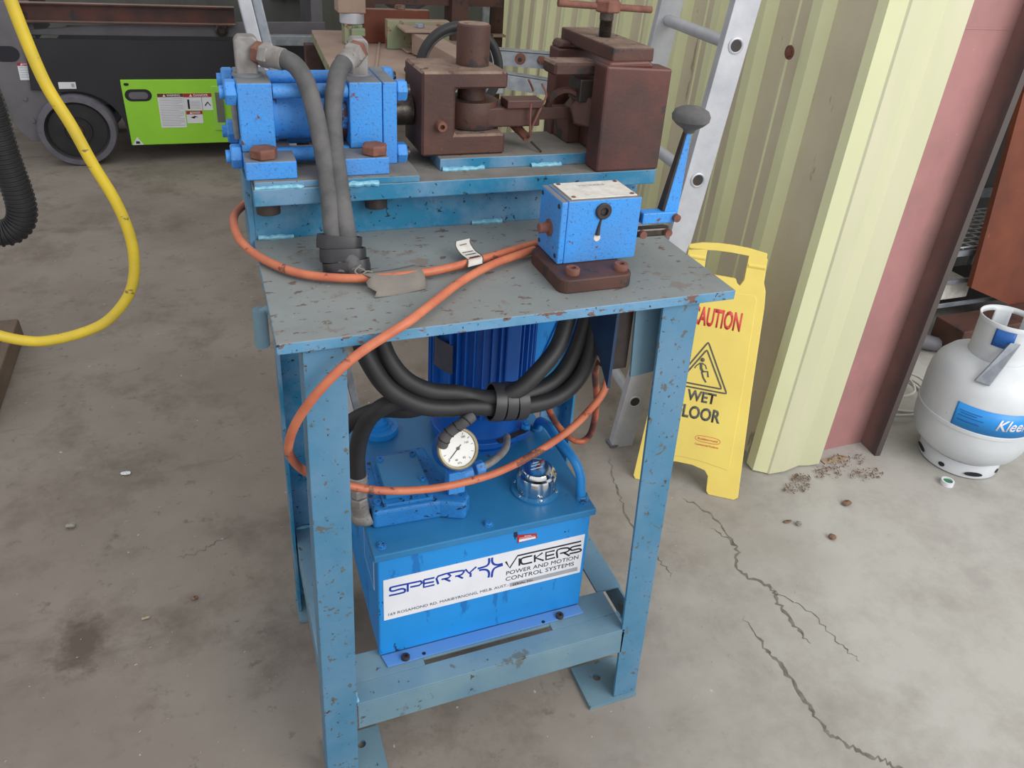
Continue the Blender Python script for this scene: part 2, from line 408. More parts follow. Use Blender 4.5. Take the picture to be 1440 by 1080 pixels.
D = {"hoseA": [[0.0615, 0.375, 1.1693], [0.0803, 0.36, 1.1601], [0.0924, 0.345, 1.1396], [0.0998, 0.33, 1.1068], [0.105, 0.315, 1.0683], [0.1083, 0.295, 1.0255], [0.1082, 0.265, 0.9861], [0.1046, 0.225, 0.9515], [0.1069, 0.185, 0.9157]], "hoseB": [[0.1616, 0.37, 1.1686], [0.144, 0.355, 1.1569], [0.1332, 0.34, 1.13], [0.1271, 0.33, 1.0957], [0.1252, 0.315, 1.0569], [0.1253, 0.292, 1.0202], [0.1248, 0.26, 0.9813], [0.1232, 0.215, 0.9484], [0.1233, 0.18, 0.9185]], "fit1a": [[0.0207, 0.41, 1.173], [0.0334, 0.395, 1.1706], [0.0464, 0.385, 1.1685], [0.0669, 0.372, 1.1659]], "fit2a": [[0.1831, 0.41, 1.1762], [0.1761, 0.39, 1.1754], [0.1699, 0.38, 1.173], [0.1569, 0.368, 1.1648]], "lowA": [[0.1185, 0.17, 0.8898], [0.1217, 0.13, 0.829], [0.1322, 0.11, 0.7916], [0.1584, 0.1, 0.7472], [0.2021, 0.095, 0.715], [0.2465, 0.095, 0.7018], [0.2807, 0.095, 0.6982], [0.3277, 0.095, 0.6883], [0.3843, 0.1, 0.6788], [0.4383, 0.11, 0.6793], [0.4785, 0.12, 0.7051], [0.5001, 0.13, 0.7507], [0.5071, 0.14, 0.7977], [0.5091, 0.14, 0.8236]], "lowB": [[0.1317, 0.175, 0.8917], [0.1512, 0.14, 0.8196], [0.1632, 0.12, 0.7834], [0.1862, 0.11, 0.7525], [0.2218, 0.108, 0.7288], [0.2618, 0.11, 0.7168], [0.2873, 0.11, 0.7071], [0.3191, 0.1, 0.7039], [0.358, 0.092, 0.7169], [0.3974, 0.1, 0.745], [0.4294, 0.115, 0.7707], [0.4487, 0.13, 0.804], [0.458, 0.14, 0.8297]], "lowC": [[0.1171, 0.16, 0.552], [0.1164, 0.155, 0.596], [0.1225, 0.145, 0.6434], [0.1359, 0.13, 0.6845], [0.1591, 0.12, 0.7077], [0.1914, 0.118, 0.7122], [0.2304, 0.118, 0.7001], [0.2822, 0.118, 0.6935], [0.3357, 0.118, 0.6867], [0.3853, 0.12, 0.6863], [0.4386, 0.13, 0.6986], [0.4727, 0.14, 0.7354], [0.4923, 0.15, 0.7878], [0.4963, 0.15, 0.8201]], "lowD": [[0.1, 0.2, 0.6147], [0.1161, 0.19, 0.638], [0.1355, 0.17, 0.6616], [0.1597, 0.15, 0.6786], [0.1999, 0.13, 0.6845], [0.2437, 0.125, 0.6984], [0.2859, 0.13, 0.6931], [0.3422, 0.135, 0.6773], [0.4003, 0.14, 0.6723], [0.4582, 0.15, 0.6901], [0.4978, 0.16, 0.7313], [0.5092, 0.165, 0.7911]], "tail": [[0.2825, 0.085, 0.6874], [0.2708, 0.08, 0.6837], [0.2557, 0.085, 0.6699], [0.2439, 0.09, 0.6553], [0.2389, 0.095, 0.6337]], "or2": [[0.407, 0.1847, 0.9125], [0.3695, 0.1672, 0.9125], [0.3209, 0.1427, 0.9125], [0.2639, 0.1002, 0.9125], [0.207, 0.0431, 0.9135], [0.163, 0.0003, 0.9125], [0.1284, -0.012, 0.9012], [0.0959, -0.018, 0.8857], [0.0643, -0.02, 0.8609], [0.0375, -0.015, 0.8278], [0.0178, -0.0, 0.7868], [0.0075, 0.02, 0.7432], [0.0088, 0.05, 0.6972], [0.0252, 0.075, 0.6497], [0.0551, 0.085, 0.6168], [0.0961, 0.085, 0.5937], [0.1434, 0.08, 0.5781], [0.2093, 0.075, 0.5692], [0.2673, 0.075, 0.5683], [0.3268, 0.075, 0.5762], [0.3868, 0.075, 0.599], [0.4465, 0.075, 0.6352], [0.4866, 0.075, 0.6768], [0.5054, 0.08, 0.7006], [0.5122, 0.085, 0.7278]], "or1": [[0.03, 0.47, 0.945], [-0.0039, 0.45, 0.9204], [-0.0253, 0.3754, 0.925], [-0.0226, 0.3061, 0.918], [-0.0027, 0.2545, 0.9115], [0.0269, 0.2019, 0.9115], [0.0572, 0.1707, 0.9115], [0.1027, 0.1485, 0.9115], [0.1604, 0.1379, 0.9115], [0.2229, 0.141, 0.9115], [0.281, 0.1563, 0.9115], [0.3452, 0.1803, 0.9115], [0.4176, 0.2083, 0.9115], [0.45, 0.208, 0.9115], [0.5, 0.22, 0.9115]], "or3": [[0.4825, 0.26, 0.5956], [0.4918, 0.26, 0.5542], [0.51, 0.26, 0.5149], [0.5393, 0.26, 0.4755], [0.5692, 0.26, 0.454], [0.5897, 0.26, 0.4654], [0.5906, 0.25, 0.5097], [0.5723, 0.22, 0.5819], [0.5413, 0.18, 0.6583], [0.5225, 0.15, 0.7082]], "pipeR": [[0.5098, 0.115, 0.4338], [0.5069, 0.118, 0.4601], [0.5053, 0.125, 0.4905], [0.4986, 0.14, 0.5125], [0.4927, 0.17, 0.5202], [0.4918, 0.21, 0.5157], [0.4991, 0.26, 0.5037]], "yellow": [[-0.2881, 0.5, 1.2598], [-0.2869, 0.5, 1.2228], [-0.2673, 0.5, 1.1146], [-0.2422, 0.5, 1.0441], [-0.223, 0.5, 0.9827], [-0.2031, 0.5, 0.9286], [-0.1919, 0.5, 0.885], [-0.1867, 0.5, 0.8403], [-0.1899, 0.5, 0.7949], [-0.202, 0.5, 0.7559], [-0.2242, 0.5, 0.7243], [-0.2521, 0.5, 0.7001], [-0.2869, 0.5, 0.6866], [-0.3256, 0.5, 0.6794], [-0.3622, 0.5, 0.6803], [-0.4051, 0.5, 0.6972], [-0.4394, 0.5, 0.7244]], "suck": [[-0.4153, 0.8, 1.0534], [-0.4074, 0.8, 1.0034], [-0.4047, 0.8, 0.9518], [-0.4008, 0.8, 0.8983], [-0.395, 0.8, 0.8456], [-0.3943, 0.8, 0.8072], [-0.4044, 0.8, 0.779], [-0.4274, 0.8, 0.7633], [-0.4555, 0.8, 0.7684], [-0.4889, 0.8, 0.7995]], "strokes": {"blue": [[[0.2052, 0.362], [0.1575, 0.3633], [0.1525, 0.3609], [0.153, 0.3559], [0.158, 0.3537], [0.1713, 0.3545], [0.1771, 0.3513], [0.1771, 0.3461], [0.172, 0.3447], [0.1503, 0.3451]], [[0.2052, 0.362], [0.2065, 0.3565], [0.2019, 0.3528], [0.1865, 0.3535]], [[0.1822, 0.3442], [0.1822, 0.3614]], [[0.2284, 0.3624], [0.2103, 0.3629]], [[0.2278, 0.3533], [0.2104, 0.3542]], [[0.2287, 0.3457], [0.2099, 0.3457], [0.2098, 0.363]], [[0.2355, 0.345], [0.2351, 0.3638], [0.2775, 0.3639], [0.2796, 0.3581], [0.2752, 0.3542], [0.2654, 0.3538]], [[0.2524, 0.3636], [0.2573, 0.358], [0.2532, 0.3541], [0.2411, 0.3543]], [[0.2469, 0.3539], [0.2568, 0.3453]], [[0.2699, 0.3538], [0.2795, 0.3452]], [[0.2834, 0.365], [0.2905, 0.3538], [0.303, 0.365]], [[0.2932, 0.3536], [0.2935, 0.3441]]], "star": [[[0.3259, 0.3783], [0.3264, 0.3684], [0.3234, 0.3623], [0.3167, 0.3605], [0.3059, 0.3599]], [[0.3316, 0.378], [0.3321, 0.3685], [0.3358, 0.3614], [0.3428, 0.3579], [0.352, 0.358]], [[0.3088, 0.3552], [0.3184, 0.354], [0.3248, 0.3496], [0.3277, 0.3417], [0.3271, 0.3323]], [[0.3332, 0.3311], [0.3337, 0.3434], [0.3369, 0.3509], [0.3445, 0.3536], [0.3527, 0.3543]]], "black": [[[0.3579, 0.3608], [0.3662, 0.3435], [0.3797, 0.3685], [0.5033, 0.368]], [[0.3836, 0.361], [0.3848, 0.3433]], [[0.408, 0.3603], [0.391, 0.3603], [0.3868, 0.3559], [0.3884, 0.3483], [0.3932, 0.3447], [0.4092, 0.3443]], [[0.4128, 0.3607], [0.4142, 0.3432]], [[0.4279, 0.3616], [0.4148, 0.353], [0.4315, 0.342]], [[0.4517, 0.3601], [0.4346, 0.3604], [0.4361, 0.3424], [0.4539, 0.3426]], [[0.4514, 0.3513], [0.436, 0.3514]], [[0.4588, 0.3401], [0.457, 0.3597], [0.4767, 0.3594], [0.4811, 0.3535], [0.4761, 0.3499], [0.4632, 0.3496]], [[0.4709, 0.3492], [0.4832, 0.3384]], [[0.5044, 0.3584], [0.4877, 0.3588], [0.4832, 0.3558], [0.4873, 0.3506], [0.5004, 0.3505], [0.5057, 0.3461], [0.5021, 0.3431], [0.4827, 0.3433]]]}, "sticker": [[0.141, 0.2887], [0.5094, 0.2892], [0.5097, 0.383], [0.1411, 0.382]], "stxt": {"POWER AND MOTION": [[0.3604, 0.3274], [0.5019, 0.3257], [0.3599, 0.3365]], "CONTROL SYSTEMS": [[0.3602, 0.313], [0.4944, 0.3113], [0.3596, 0.3223]], "169 ROSAMOND RD. MARIBYRNONG, MELB. AUST.-": [[0.1488, 0.2978], [0.3672, 0.2995], [0.1489, 0.3038]], "SERIAL No.": [[0.3744, 0.2976], [0.4148, 0.2975], [0.3741, 0.3029]]}, "strip": [[0.3694, 0.2963], [0.5033, 0.2956], [0.5023, 0.3052], [0.3688, 0.3056]], "redtag": [[0.3771, 0.3988], [0.4145, 0.3997], [0.4131, 0.4111], [0.3759, 0.4172]]}

# ================================================================== the setting
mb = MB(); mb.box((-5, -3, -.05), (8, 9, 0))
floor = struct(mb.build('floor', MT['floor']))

# long irregular cracks in the concrete (shallow open fissures, a dark strip with ragged width)
def crack(pts, w0, seed, name='floor_crack'):
    rnd = random.Random(seed); P = catmull([(x, y, 0) for x, y in pts], 9)
    mb = MB(); L = []; R = []
    for i, p in enumerate(P):
        t = (P[min(i + 1, len(P) - 1)] - P[max(i - 1, 0)]).normalized(); s = Vector((-t.y, t.x, 0))
        j = s * rnd.uniform(-.006, .006); ww = w0 * rnd.uniform(.25, 1.2) * min(1, 6 * min(i + 1, len(P) - i) / len(P))
        L.append(p + j + s * ww / 2 + V(0, 0, .0006)); R.append(p + j - s * ww / 2 + V(0, 0, .0006))
    n = len(P); mb.add(L + R, [(i, i + 1, n + i + 1, n + i) for i in range(n - 1)])
    o = mb.build(name, MT['crack'], floor); o['kind'] = 'structure'
crack([(1.0436, 0.3771), (1.0663, 0.2989), (1.026, 0.2249), (1.068, 0.1581), (1.0564, 0.1127), (1.0505, 0.0408), (1.0549, -0.0026)], 0.01, 1)
crack([(0.9526, 0.1073), (0.9506, 0.0272), (0.954, -0.0233), (0.9498, -0.1174), (0.9454, -0.1811), (0.9667, -0.2193), (1.0024, -0.2569), (1.0265, -0.2885), (1.0444, -0.3371)], 0.009, 2)
crack([(0.9249, 0.7228), (0.8887, 0.641), (0.8683, 0.5488), (0.8457, 0.4562), (0.852, 0.3879), (0.8589, 0.3105), (0.8582, 0.2585)], 0.005, 3)
crack([(1.0326, 0.4999), (1.0689, 0.4165), (1.0663, 0.2989)], 0.006, 4)
crack([(-0.2187, 0.6564), (-0.1808, 0.6611), (-0.1416, 0.6801), (-0.0927, 0.7073)], 0.003, 5)
crack([(1.068, 0.1581), (1.1112, 0.0673), (1.1162, -0.0224), (1.1291, -0.0747)], 0.003, 6)

# corrugated cladding of the right-hand wall (leans out slightly with height, like the shed it belongs to)
SHW = .045
def wall_plan():
    def pt(u, d):            # u = distance back along the wall, d = rib height towards the room
        y = .54 + u; return (1.316 + .12 * (y - .55) - d, y)
    P = [(1.318, .516), (1.287, .541), (1.287, .572), (1.319, .60)]
    s = .755 - .54
    while s < 4.3:
        P += [pt(s, 0), pt(s + .020, .030), pt(s + .062, .030), pt(s + .095, 0)]
        # two shallow swages in the pan
        P += [pt(s + .150, 0), pt(s + .156, .004), pt(s + .168, .004), pt(s + .174, 0)]
        s += .255
    P.append(pt(s, 0))
    return P
def sheet(plan, z0, z1, th, name, mat, jag=0.0, parent=None):
    mb = MB(); n = len(plan); rnd = random.Random(4)
    lo = []; hi = []; lo2 = []; hi2 = []
    for x, y in plan:
        j = rnd.uniform(0, jag)
        lo.append((x, y, z0 + j)); hi.append((x, y, z1)); lo2.append((x + th, y + th, z0 + j)); hi2.append((x + th, y + th, z1))
    vs = lo + hi + lo2 + hi2; fs = []
    for i in range(n - 1):
        fs += [(i, i + 1, n + i + 1, n + i), (2 * n + i, 3 * n + i, 3 * n + i + 1, 2 * n + i + 1), (i, 2 * n + i, 2 * n + i + 1, i + 1), (n + i, n + i + 1, 3 * n + i + 1, 3 * n + i)]
    mb.add(vs, fs); mb.shear(SHW)
    return mb.build(name, mat, parent)
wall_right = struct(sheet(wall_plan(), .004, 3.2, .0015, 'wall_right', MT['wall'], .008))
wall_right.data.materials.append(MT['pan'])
for p_ in wall_right.data.polygons:          # flat pans between the ribs: dust plus shade painted in as darker colour
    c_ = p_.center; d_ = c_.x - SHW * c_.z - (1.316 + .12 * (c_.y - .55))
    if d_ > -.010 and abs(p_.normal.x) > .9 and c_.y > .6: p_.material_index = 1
mb = MB(); mb.nut((1.352, .84, 1.10), .012, .006, (-1, 0, 0)); mb.lathe((1.354, .84, 1.10), [(.018, 0), (.018, .002), (.012, .003)], 16, (-1, 0, 0))
mb.build('roofing_screw', MT['boltrust'], wall_right)
trim_1 = struct(sheet([(1.300, .5335), (1.322, .512), (1.37, .506), (1.43, .519), (1.462, .512), (1.492, .506), (1.494, .53)], .004, 3.2, .0015, 'trim_1', MT['flash'], .012))
# steel column of the door jamb: web facing the camera, projecting flange on its right
SHC = .060
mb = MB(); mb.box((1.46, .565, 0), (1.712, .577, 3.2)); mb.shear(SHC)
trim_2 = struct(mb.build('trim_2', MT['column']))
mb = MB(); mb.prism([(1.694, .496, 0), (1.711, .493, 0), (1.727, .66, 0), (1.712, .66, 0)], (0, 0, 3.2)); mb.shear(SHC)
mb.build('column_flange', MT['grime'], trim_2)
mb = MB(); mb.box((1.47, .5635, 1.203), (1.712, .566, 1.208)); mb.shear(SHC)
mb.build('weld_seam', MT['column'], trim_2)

# ================================================================== the workbench
bench = thing('workbench', 'blue steel workbench with rust-chipped grey top and angle iron legs', 'workbench', (.33, .24, 0))
mb = MB(); mb.box((0, 0, H - .0152), (.661, .47, H))
tt = mb.build('table_top', [MT['plate_edge'], MT['top']], bench, .0012); top_mat(tt)
def leg(q0, q1, fl, name='leg'):
    """q0 = x range at floor, q1 = x range at top, fl = side flange at left (-1) or right (+1)"""
    mb = MB(); y = .01; t = .006; z1 = H - .0155
    def ell(q, z):
        if fl < 0: return [(q[0], y, z), (q[1], y, z), (q[1], y + t, z), (q[0] + t, y + t, z), (q[0] + t, y + .052, z), (q[0], y + .052, z)]
        return [(q[0], y, z), (q[1], y, z), (q[1], y + .052, z), (q[1] - t, y + .052, z), (q[1] - t, y + t, z), (q[0], y + t, z)]
    mb.loft(ell(q0, .008), ell(q1, z1))
    return mb.build(name, MT['bench'], bench, .001)
leg((.024, .076), (.031, .085), -1)
leg((.578, .627), (.545, .608), 1)
mb = MB(); mb.prism([(.022, .41, .008), (.028, .41, .008), (.028, .456, .008), (.088, .456, .008), (.088, .462, .008), (.022, .462, .008)], (0, 0, H - .0235)); mb.build('leg', MT['beam'], bench, .001)
mb = MB(); mb.prism([(.570, .456, .008), (.622, .456, .008), (.622, .41, .008), (.628, .41, .008), (.628, .462, .008), (.570, .462, .008)], (0, 0, H - .0235)); mb.build('leg', MT['beam'], bench, .001)
def foot(x0, y0, x1, y1, hx, hy):
    mb = MB(); n = 16; t = .008
    inner = [(hx + .008 * math.cos(2 * math.pi * k / n), hy + .008 * math.sin(2 * math.pi * k / n)) for k in range(n)]
    outer = []
    for k in range(n):
        a = 2 * math.pi * k / n; dx, dy = math.cos(a), math.sin(a)
        s = min((x1 - hx) / dx if dx > 1e-6 else 9, (x0 - hx) / dx if dx < -1e-6 else 9, (y1 - hy) / dy if dy > 1e-6 else 9, (y0 - hy) / dy if dy < -1e-6 else 9)
        outer.append((hx + dx * s, hy + dy * s))
    # snap the nearest rays to the true corners
    for cx, cy in ((x0, y0), (x1, y0), (x1, y1), (x0, y1)):
        k = min(range(n), key=lambda i: (outer[i][0] - cx) ** 2 + (outer[i][1] - cy) ** 2); outer[k] = (cx, cy)
    for z in (0.0005, t):
        vs = [(x, y, z) for x, y in inner + outer]; mb.add(vs, [(k, (k + 1) % n, n + (k + 1) % n, n + k) for k in range(n)])
    for ring in (inner, outer):
        vs = [(x, y, .0005) for x, y in ring] + [(x, y, t) for x, y in ring]; mb.add(vs, [(k, (k + 1) % n, n + (k + 1) % n, n + k) for k in range(n)])
    return mb.build('foot_plate', MT['rail'], bench)
foot(.524, .004, .626, .098, .565, .062)
foot(.026, .004, .128, .098, .092, .07)
foot(.020, .385, .122, .470, .07, .44)
foot(.540, .385, .640, .470, .585, .44)
mb = MB()
mb.box((.080, .010, .138), (.577, .015, .1948))
for q_ in ((.079, .010, .577, .050), (.080, .0502, .204, .108), (.446, .0502, .577, .108), (.2042, .0625, .4458, .108)): mb.box((q_[0], q_[1], .195), (q_[2], q_[3], .2))
mb.build('front_rail', MT['rail'], bench, .0008)
mb = MB(); mb.box((.0305, .0625, .195), (.0795, .4555, .2)); mb.box((.0305, .0625, .14), (.035, .4555, .1948)); mb.build('side_rail', MT['rail'], bench, .0008)
mb = MB(); mb.box((.565, .1085, .195), (.618, .4555, .2)); mb.box((.613, .0625, .14), (.618, .4555, .1948)); mb.build('side_rail', MT['rail'], bench, .0008)
mb = MB(); mb.box((.0885, .408, .195), (.5645, .4555, .2)); mb.box((.0885, .451, .14), (.5645, .4555, .1948)); mb.build('back_rail', MT['rail'], bench, .0008)
# raised beam on the back half of the top
mb = MB(); mb.box((.003, .335, H), (.664, .345, .971)); mb.box((.003, .455, H), (.664, .465, .971)); mb.box((.654, .345, H), (.664, .455, .971))
mb.build('beam_web', MT['beam'], bench, .001)
mb = MB(); mb.box((.003, .290, .971), (.672, .485, .997)); o = mb.build('beam_plate', [MT['beam'], MT['top_dust']], bench, .0015); top_mat(o)
mb = MB(); mb.box((-.006, .335, .872), (.003, .485, 1.000)); mb.build('end_plate', MT['beam'], bench, .001)
mb = MB(); mb.prism([(.006, .295, .997), (.250, .290, .997), (.252, .34, .997), (.245, .48, .997), (.006, .48, .997)], (0, 0, .010))
o = mb.build('cylinder_pad', [MT['beam'], MT['top_dust']], bench, .001); top_mat(o)
mb = MB(); mb.box((.296, .339, .997), (.571, .483, 1.0165)); o = mb.build('guide_pad', [MT['beam'], MT['top_dust']], bench, .0012); top_mat(o)
def bead(a, b, r, seed):
    rnd = random.Random(seed); a = Vector(a); b = Vector(b); n = max(5, int((b - a).length / .005))
    pts = [a.lerp(b, i / n) + V(rnd.uniform(-1, 1), rnd.uniform(-1, 1), rnd.uniform(-1, 1)) * r * .18 for i in range(n + 1)]
    mb = MB(); mb.tube(pts, r, 8, True, [r * rnd.uniform(.65, 1.15) for _ in pts]); mb.build('weld_bead', MT['weld'], bench)
bead((.30, .337, .999), (.372, .337, .999), .0045, 1); bead((.455, .337, .999), (.51, .337, .999), .0045, 2)
bead((.006, .293, .9985), (.075, .292, .9985), .0035, 3); bead((.135, .290, .9985), (.185, .290, .9985), .0045, 4)
bead((.006, .333, .9045), (.058, .333, .9045), .004, 5); bead((.352, .333, .9045), (.405, .333, .9045), .0045, 6)
bead((.580, .012, .2015), (.580, .05, .2015), .003, 7); bead((.08, .012, .2015), (.08, .03, .2015), .003, 8); bead((.034, .452, .203), (.07, .452, .203), .004, 9)
# brackets under the top
mb = MB(); mb.hexa([(.529, .045, .742), (.580, .045, .748), (.580, .050, .748), (.529, .050, .742)], [(.520, .045, .886), (.577, .045, .886), (.577, .050, .886), (.520, .050, .886)])
mb.build('corner_gusset', MT['rail'], bench)
mb = MB(); mb.cyl((-.009, .155, .815), (-.009, .155, .872), .010, 20); mb.cyl((-.009, .155, .866), (.02, .155, .880), .006, 12)
mb.build('tube_stub', MT['rail'], bench)

# electrical box hung under the top
eb = thing('switch_box', 'dark navy open steel box hanging under the bench top beside the grey gusset', 'box', (.50, .09, .886))
mb = MB()
mb.prism([(.4925, .050, .886), (.4925, .050, .724), (.4925, .135, .80), (.4925, .135, .886)], (.005, 0, 0))
mb.build('side_plate', M('navy_plate', (30, 50, 78), (36, 62, 92), 20, .4), eb)
mb = MB(); mb.box((.4975, .058, .752), (.527, .13, .885)); mb.build('shade_filler', MT['dark'], eb, .002)  # solid dark block stands for the shade inside the hollow box
mb = MB(); mb.tube([(.507, .085, .752), (.503, .083, .742)], .011, 16); mb.build('cable_gland', MT['dark'], eb)

# ================================================================== hydraulic cylinder
hc = thing('hydraulic_cylinder', 'bright blue tie-rod hydraulic cylinder with two hose elbows on the beam', 'hydraulic cylinder', (.11, .415, 1.007))
CY = .415
def head(x0, x1, z0, name):
    mb = MB(); mb.box((x0, .355, z0), (x1, .475, 1.136)); o = mb.build(name, [MT['cyl'], MT['cyl_dust']], hc, .002); top_mat(o); return o
head(-.004, .045, 1.0345, 'rear_head'); head(.156, .2065, 1.0345, 'front_head')
mb = MB(); mb.box((.2075, .355, 1.0072), (.2295, .475, 1.136)); o = mb.build('flange_plate', [MT['cyl'], MT['cyl_dust']], hc, .0015); top_mat(o)
mb = MB(); mb.box((-.004, .303, 1.0072), (.068, .475, 1.0343)); o = mb.build('foot', [MT['cyl'], MT['cyl_dust']], hc, .002); top_mat(o)
mb = MB(); mb.box((.137, .303, 1.0072), (.2055, .475, 1.0343)); o = mb.build('foot', [MT['cyl'], MT['cyl_dust']], hc, .002); top_mat(o)
mb = MB(); mb.cyl((.045, CY, 1.078), (.156, CY, 1.078), .041, 40); br = mb.build('barrel', MT['cyl'], hc)
for xa, xb in ((.0455, .052), (.148, .1555)): mb = MB(); mb.cyl((xa, CY, 1.078), (xb, CY, 1.078), .0435, 40); mb.build('barrel_ring', M('worn_barrel_ring', (58, 146, 226), (88, 58, 50), 26, .5, range_=(.45, .5)), hc)
for y in (.366, .464):
    for z in (1.122, 1.026):
        mb = MB(); mb.cyl((.046, y, z), (.155, y, z), .0110, 18); mb.build('tie_rod', [MT['cyl']], hc)
        if z > 1.05: zz = 1.121
        else: zz = 1.017
        m2 = MB(); m2.nut((.230, y + .004, zz + (.0 if z > 1.05 else .004)), .0175, .017, (1, 0, 0), .5); nn = m2.build('nut', MT['cyl'], hc, .0006)
        m3 = MB(); m3.cyl((.247, y + .004, zz + (.0 if z > 1.05 else .004)), (.252, y + .004, zz + (.0 if z > 1.05 else .004)), .009, 16); m3.build('stud_end', MT['greasy'], nn)
# rear nuts and lock plates on the left side of the rear head
for (y, z) in ((.372, 1.120), (.458, 1.120), (.372, 1.024), (.458, 1.040)):
    m2 = MB(); m2.nut((-.0042, y, z), .0195, .0165, (-1, 0, 0), .5); nn = m2.build('nut', MT['cyl'], hc, .0006)
    m3 = MB(); m3.cyl((-.0205, y, z), (-.0275, y, z), .010, 16); m3.build('stud_end', MT['cyl'], nn)
mb = MB(); mb.box((-.0115, .385, 1.045), (-.0042, .445, 1.115)); mb.build('rear_cover', MT['zinc'], hc, .002)
for x, y in ((.024, .325), (.187, .323)):
    m2 = MB(); m2.nut((x, y, 1.0345), .0205, .0155, (0, 0, 1), .25); m2.build('hex_bolt', MT['boltrust'], hc, .0008)
    m2 = MB(); m2.cyl((x, y - .003, .9705), (x, y - .003, .950), .0175, 24); m2.build('bolt_end', MT['dark'], hc)
mb = MB(); mb.cyl((.2295, CY, 1.078), (.236, CY, 1.078), .031, 30); mb.cyl((.236, CY, 1.078), (.2665, CY, 1.078), .024, 30); mb.build('piston_rod', MT['greasy'], hc)
for (cx, cy, pts, left) in ((.0155, .41, 'fit1a', 1), (.180, .415, 'fit2a', 0)):
    el = MB()
    if left:
        el.prism([(.000, .398, 1.136), (.030, .398, 1.136), (.034, .398, 1.188), (.028, .398, 1.194), (.006, .398, 1.194), (.000, .398, 1.187)], (0, .030, 0))
    else:
        el.prism([(.168, .398, 1.136), (.194, .398, 1.136), (.196, .398, 1.186), (.190, .398, 1.193), (.172, .398, 1.193), (.167, .398, 1.186)], (0, .030, 0))
    eo = el.build('elbow', MT['zinc'], hc, .003)
    w_ = MB(); w_.lathe((cx, cy + .002, 1.1362), [(.023, 0), (.022, .003), (.016, .005)], 28); w_.build('weld_ring', MT['cyl_dust'], eo)
    P = [Vector(p) for p in D[pts]]
    d = (P[3] - P[1]).normalized()
    n1 = MB(); n1.nut(P[0] + (P[1] - P[0]) * .7, .0175, .014, P[1] - P[0] + d * .02, .3); n1.build('union_nut', MT['boltrust'], eo, .0006)
    n2 = MB(); n2.nut(P[1] + d * .004, .0185, .016, d, .2); n2.build('hose_nut', MT['zinc'], eo, .0006)
    n3 = MB(); n3.cyl(P[1] + d * .018, P[1] + d * .040, .0160, 24); n3.build('ferrule', MT['zinc'], eo, .001)

# ================================================================== clevis on the rod, pin, link arm, toggle clamp
cl = thing('clevis', 'brown rusty steel clevis block with round pin standing up through its jaws', 'clevis block', (.34, .41, 1.0165))
mb = MB()
X0, X1, XJ, Y0, Y1 = .269, .411, .324, .353, .470
prof = [(X0, 1.0168), (X1, 1.0168), (X1, 1.051), (XJ, 1.051), (XJ, 1.1245), (X1, 1.1245), (X1, 1.1515), (X0, 1.1515)]
mb.prism([(x, Y0, z) for x, z in prof], (0, Y1 - Y0, 0))
o = mb.build('block', [MT['rust'], MT['rust_dust']], cl, .0035, 1); top_mat(o, 1, .95)
mb = MB(); mb.cyl((.369, .413, 1.052), (.369, .413, 1.124), .0235, 30); mb.cyl((.369, .413, 1.1516), (.369, .413, 1.214), .0272, 36); mb.cyl((.369, .413, 1.214), (.369, .413, 1.2165), .0272, 36, .025)
o = mb.build('pin', [MT['rust'], MT['rust_dust']], cl); top_mat(o)
mb = MB(); mb.lathe((.2995, .3528, 1.0675), [(.0085, 0), (.0085, .010), (.0075, .012), (.004, .012), (.004, .004), (.0, .004)], 24, (0, -1, 0)); mb.build('socket_screw', MT['boltrust'], cl)

la = thing('link_arm', 'brown forged link arm with round eye on the clevis pin', 'link arm', (.42, .41, 1.053))
mb = MB(); mb.lathe((.369, .413, 1.0525), [(.0435, 0), (.0445, .002), (.0445, .0425), (.0435, .0445), (.0240, .0445), (.0240, 0), (.0435, 0)], 48); mb.build('eye', MT['rust'], la)
mb = MB(); mb.prism([(.385, .3720, 1.055), (.402, .3765, 1.055), (.482, .3765, 1.055), (.482, .43, 1.055), (.392, .45, 1.055)], (0, 0, .033)); mb.build('arm', MT['rust'], la, .003)
mb = MB(); mb.box((.418, .368, 1.088), (.482, .405, 1.1015)); mb.build('cap_plate', MT['rust_red'], la, .0015)
mb = MB(); mb.prism([(.482, .385, 1.064), (.548, .385, 1.064), (.566, .385, 1.080), (.566, .385, 1.103), (.552, .385, 1.103), (.538, .385, 1.085), (.482, .385, 1.085)], (0, .022, 0)); mb.build('tail_bar', MT['rust'], la, .0015)
mb = MB(); q0 = V(.447, .418, 1.052); q1 = V(.462, .380, 1.034)
mb.cyl(q0, q0.lerp(q1, .45), .0085, 20); d_ = (q1 - q0).normalized()
mb.lathe(q0.lerp(q1, .45), [(.0075, 0), (.0075, (q1 - q0).length * .55), (.004, (q1 - q0).length * .55), (.004, (q1 - q0).length * .45), (0, (q1 - q0).length * .45)], 20, d_); mb.build('grease_nozzle', MT['boltrust'], la)
mb = MB(); mb.tube(catmull([(.478, .372, 1.128), (.487, .371, 1.112), (.484, .370, 1.100), (.466, .370, 1.058), (.4635, .372, 1.040), (.461, .368, 1.050), (.4595, .368, 1.075), (.4595, .368, 1.096)], 6), .0018, 8)
mb.tube(catmull([(.459, .385, 1.132), (.470, .395, 1.118), (.474, .398, 1.110)], 4), .0018, 8); mb.build('wire_hook', MT['boltrust'], la)
mb = MB(); mb.cyl((.466, .372, 1.030), (.477, .350, 1.0185), .0018, 8); mb.build('wire_tail', MT['dark'], la)

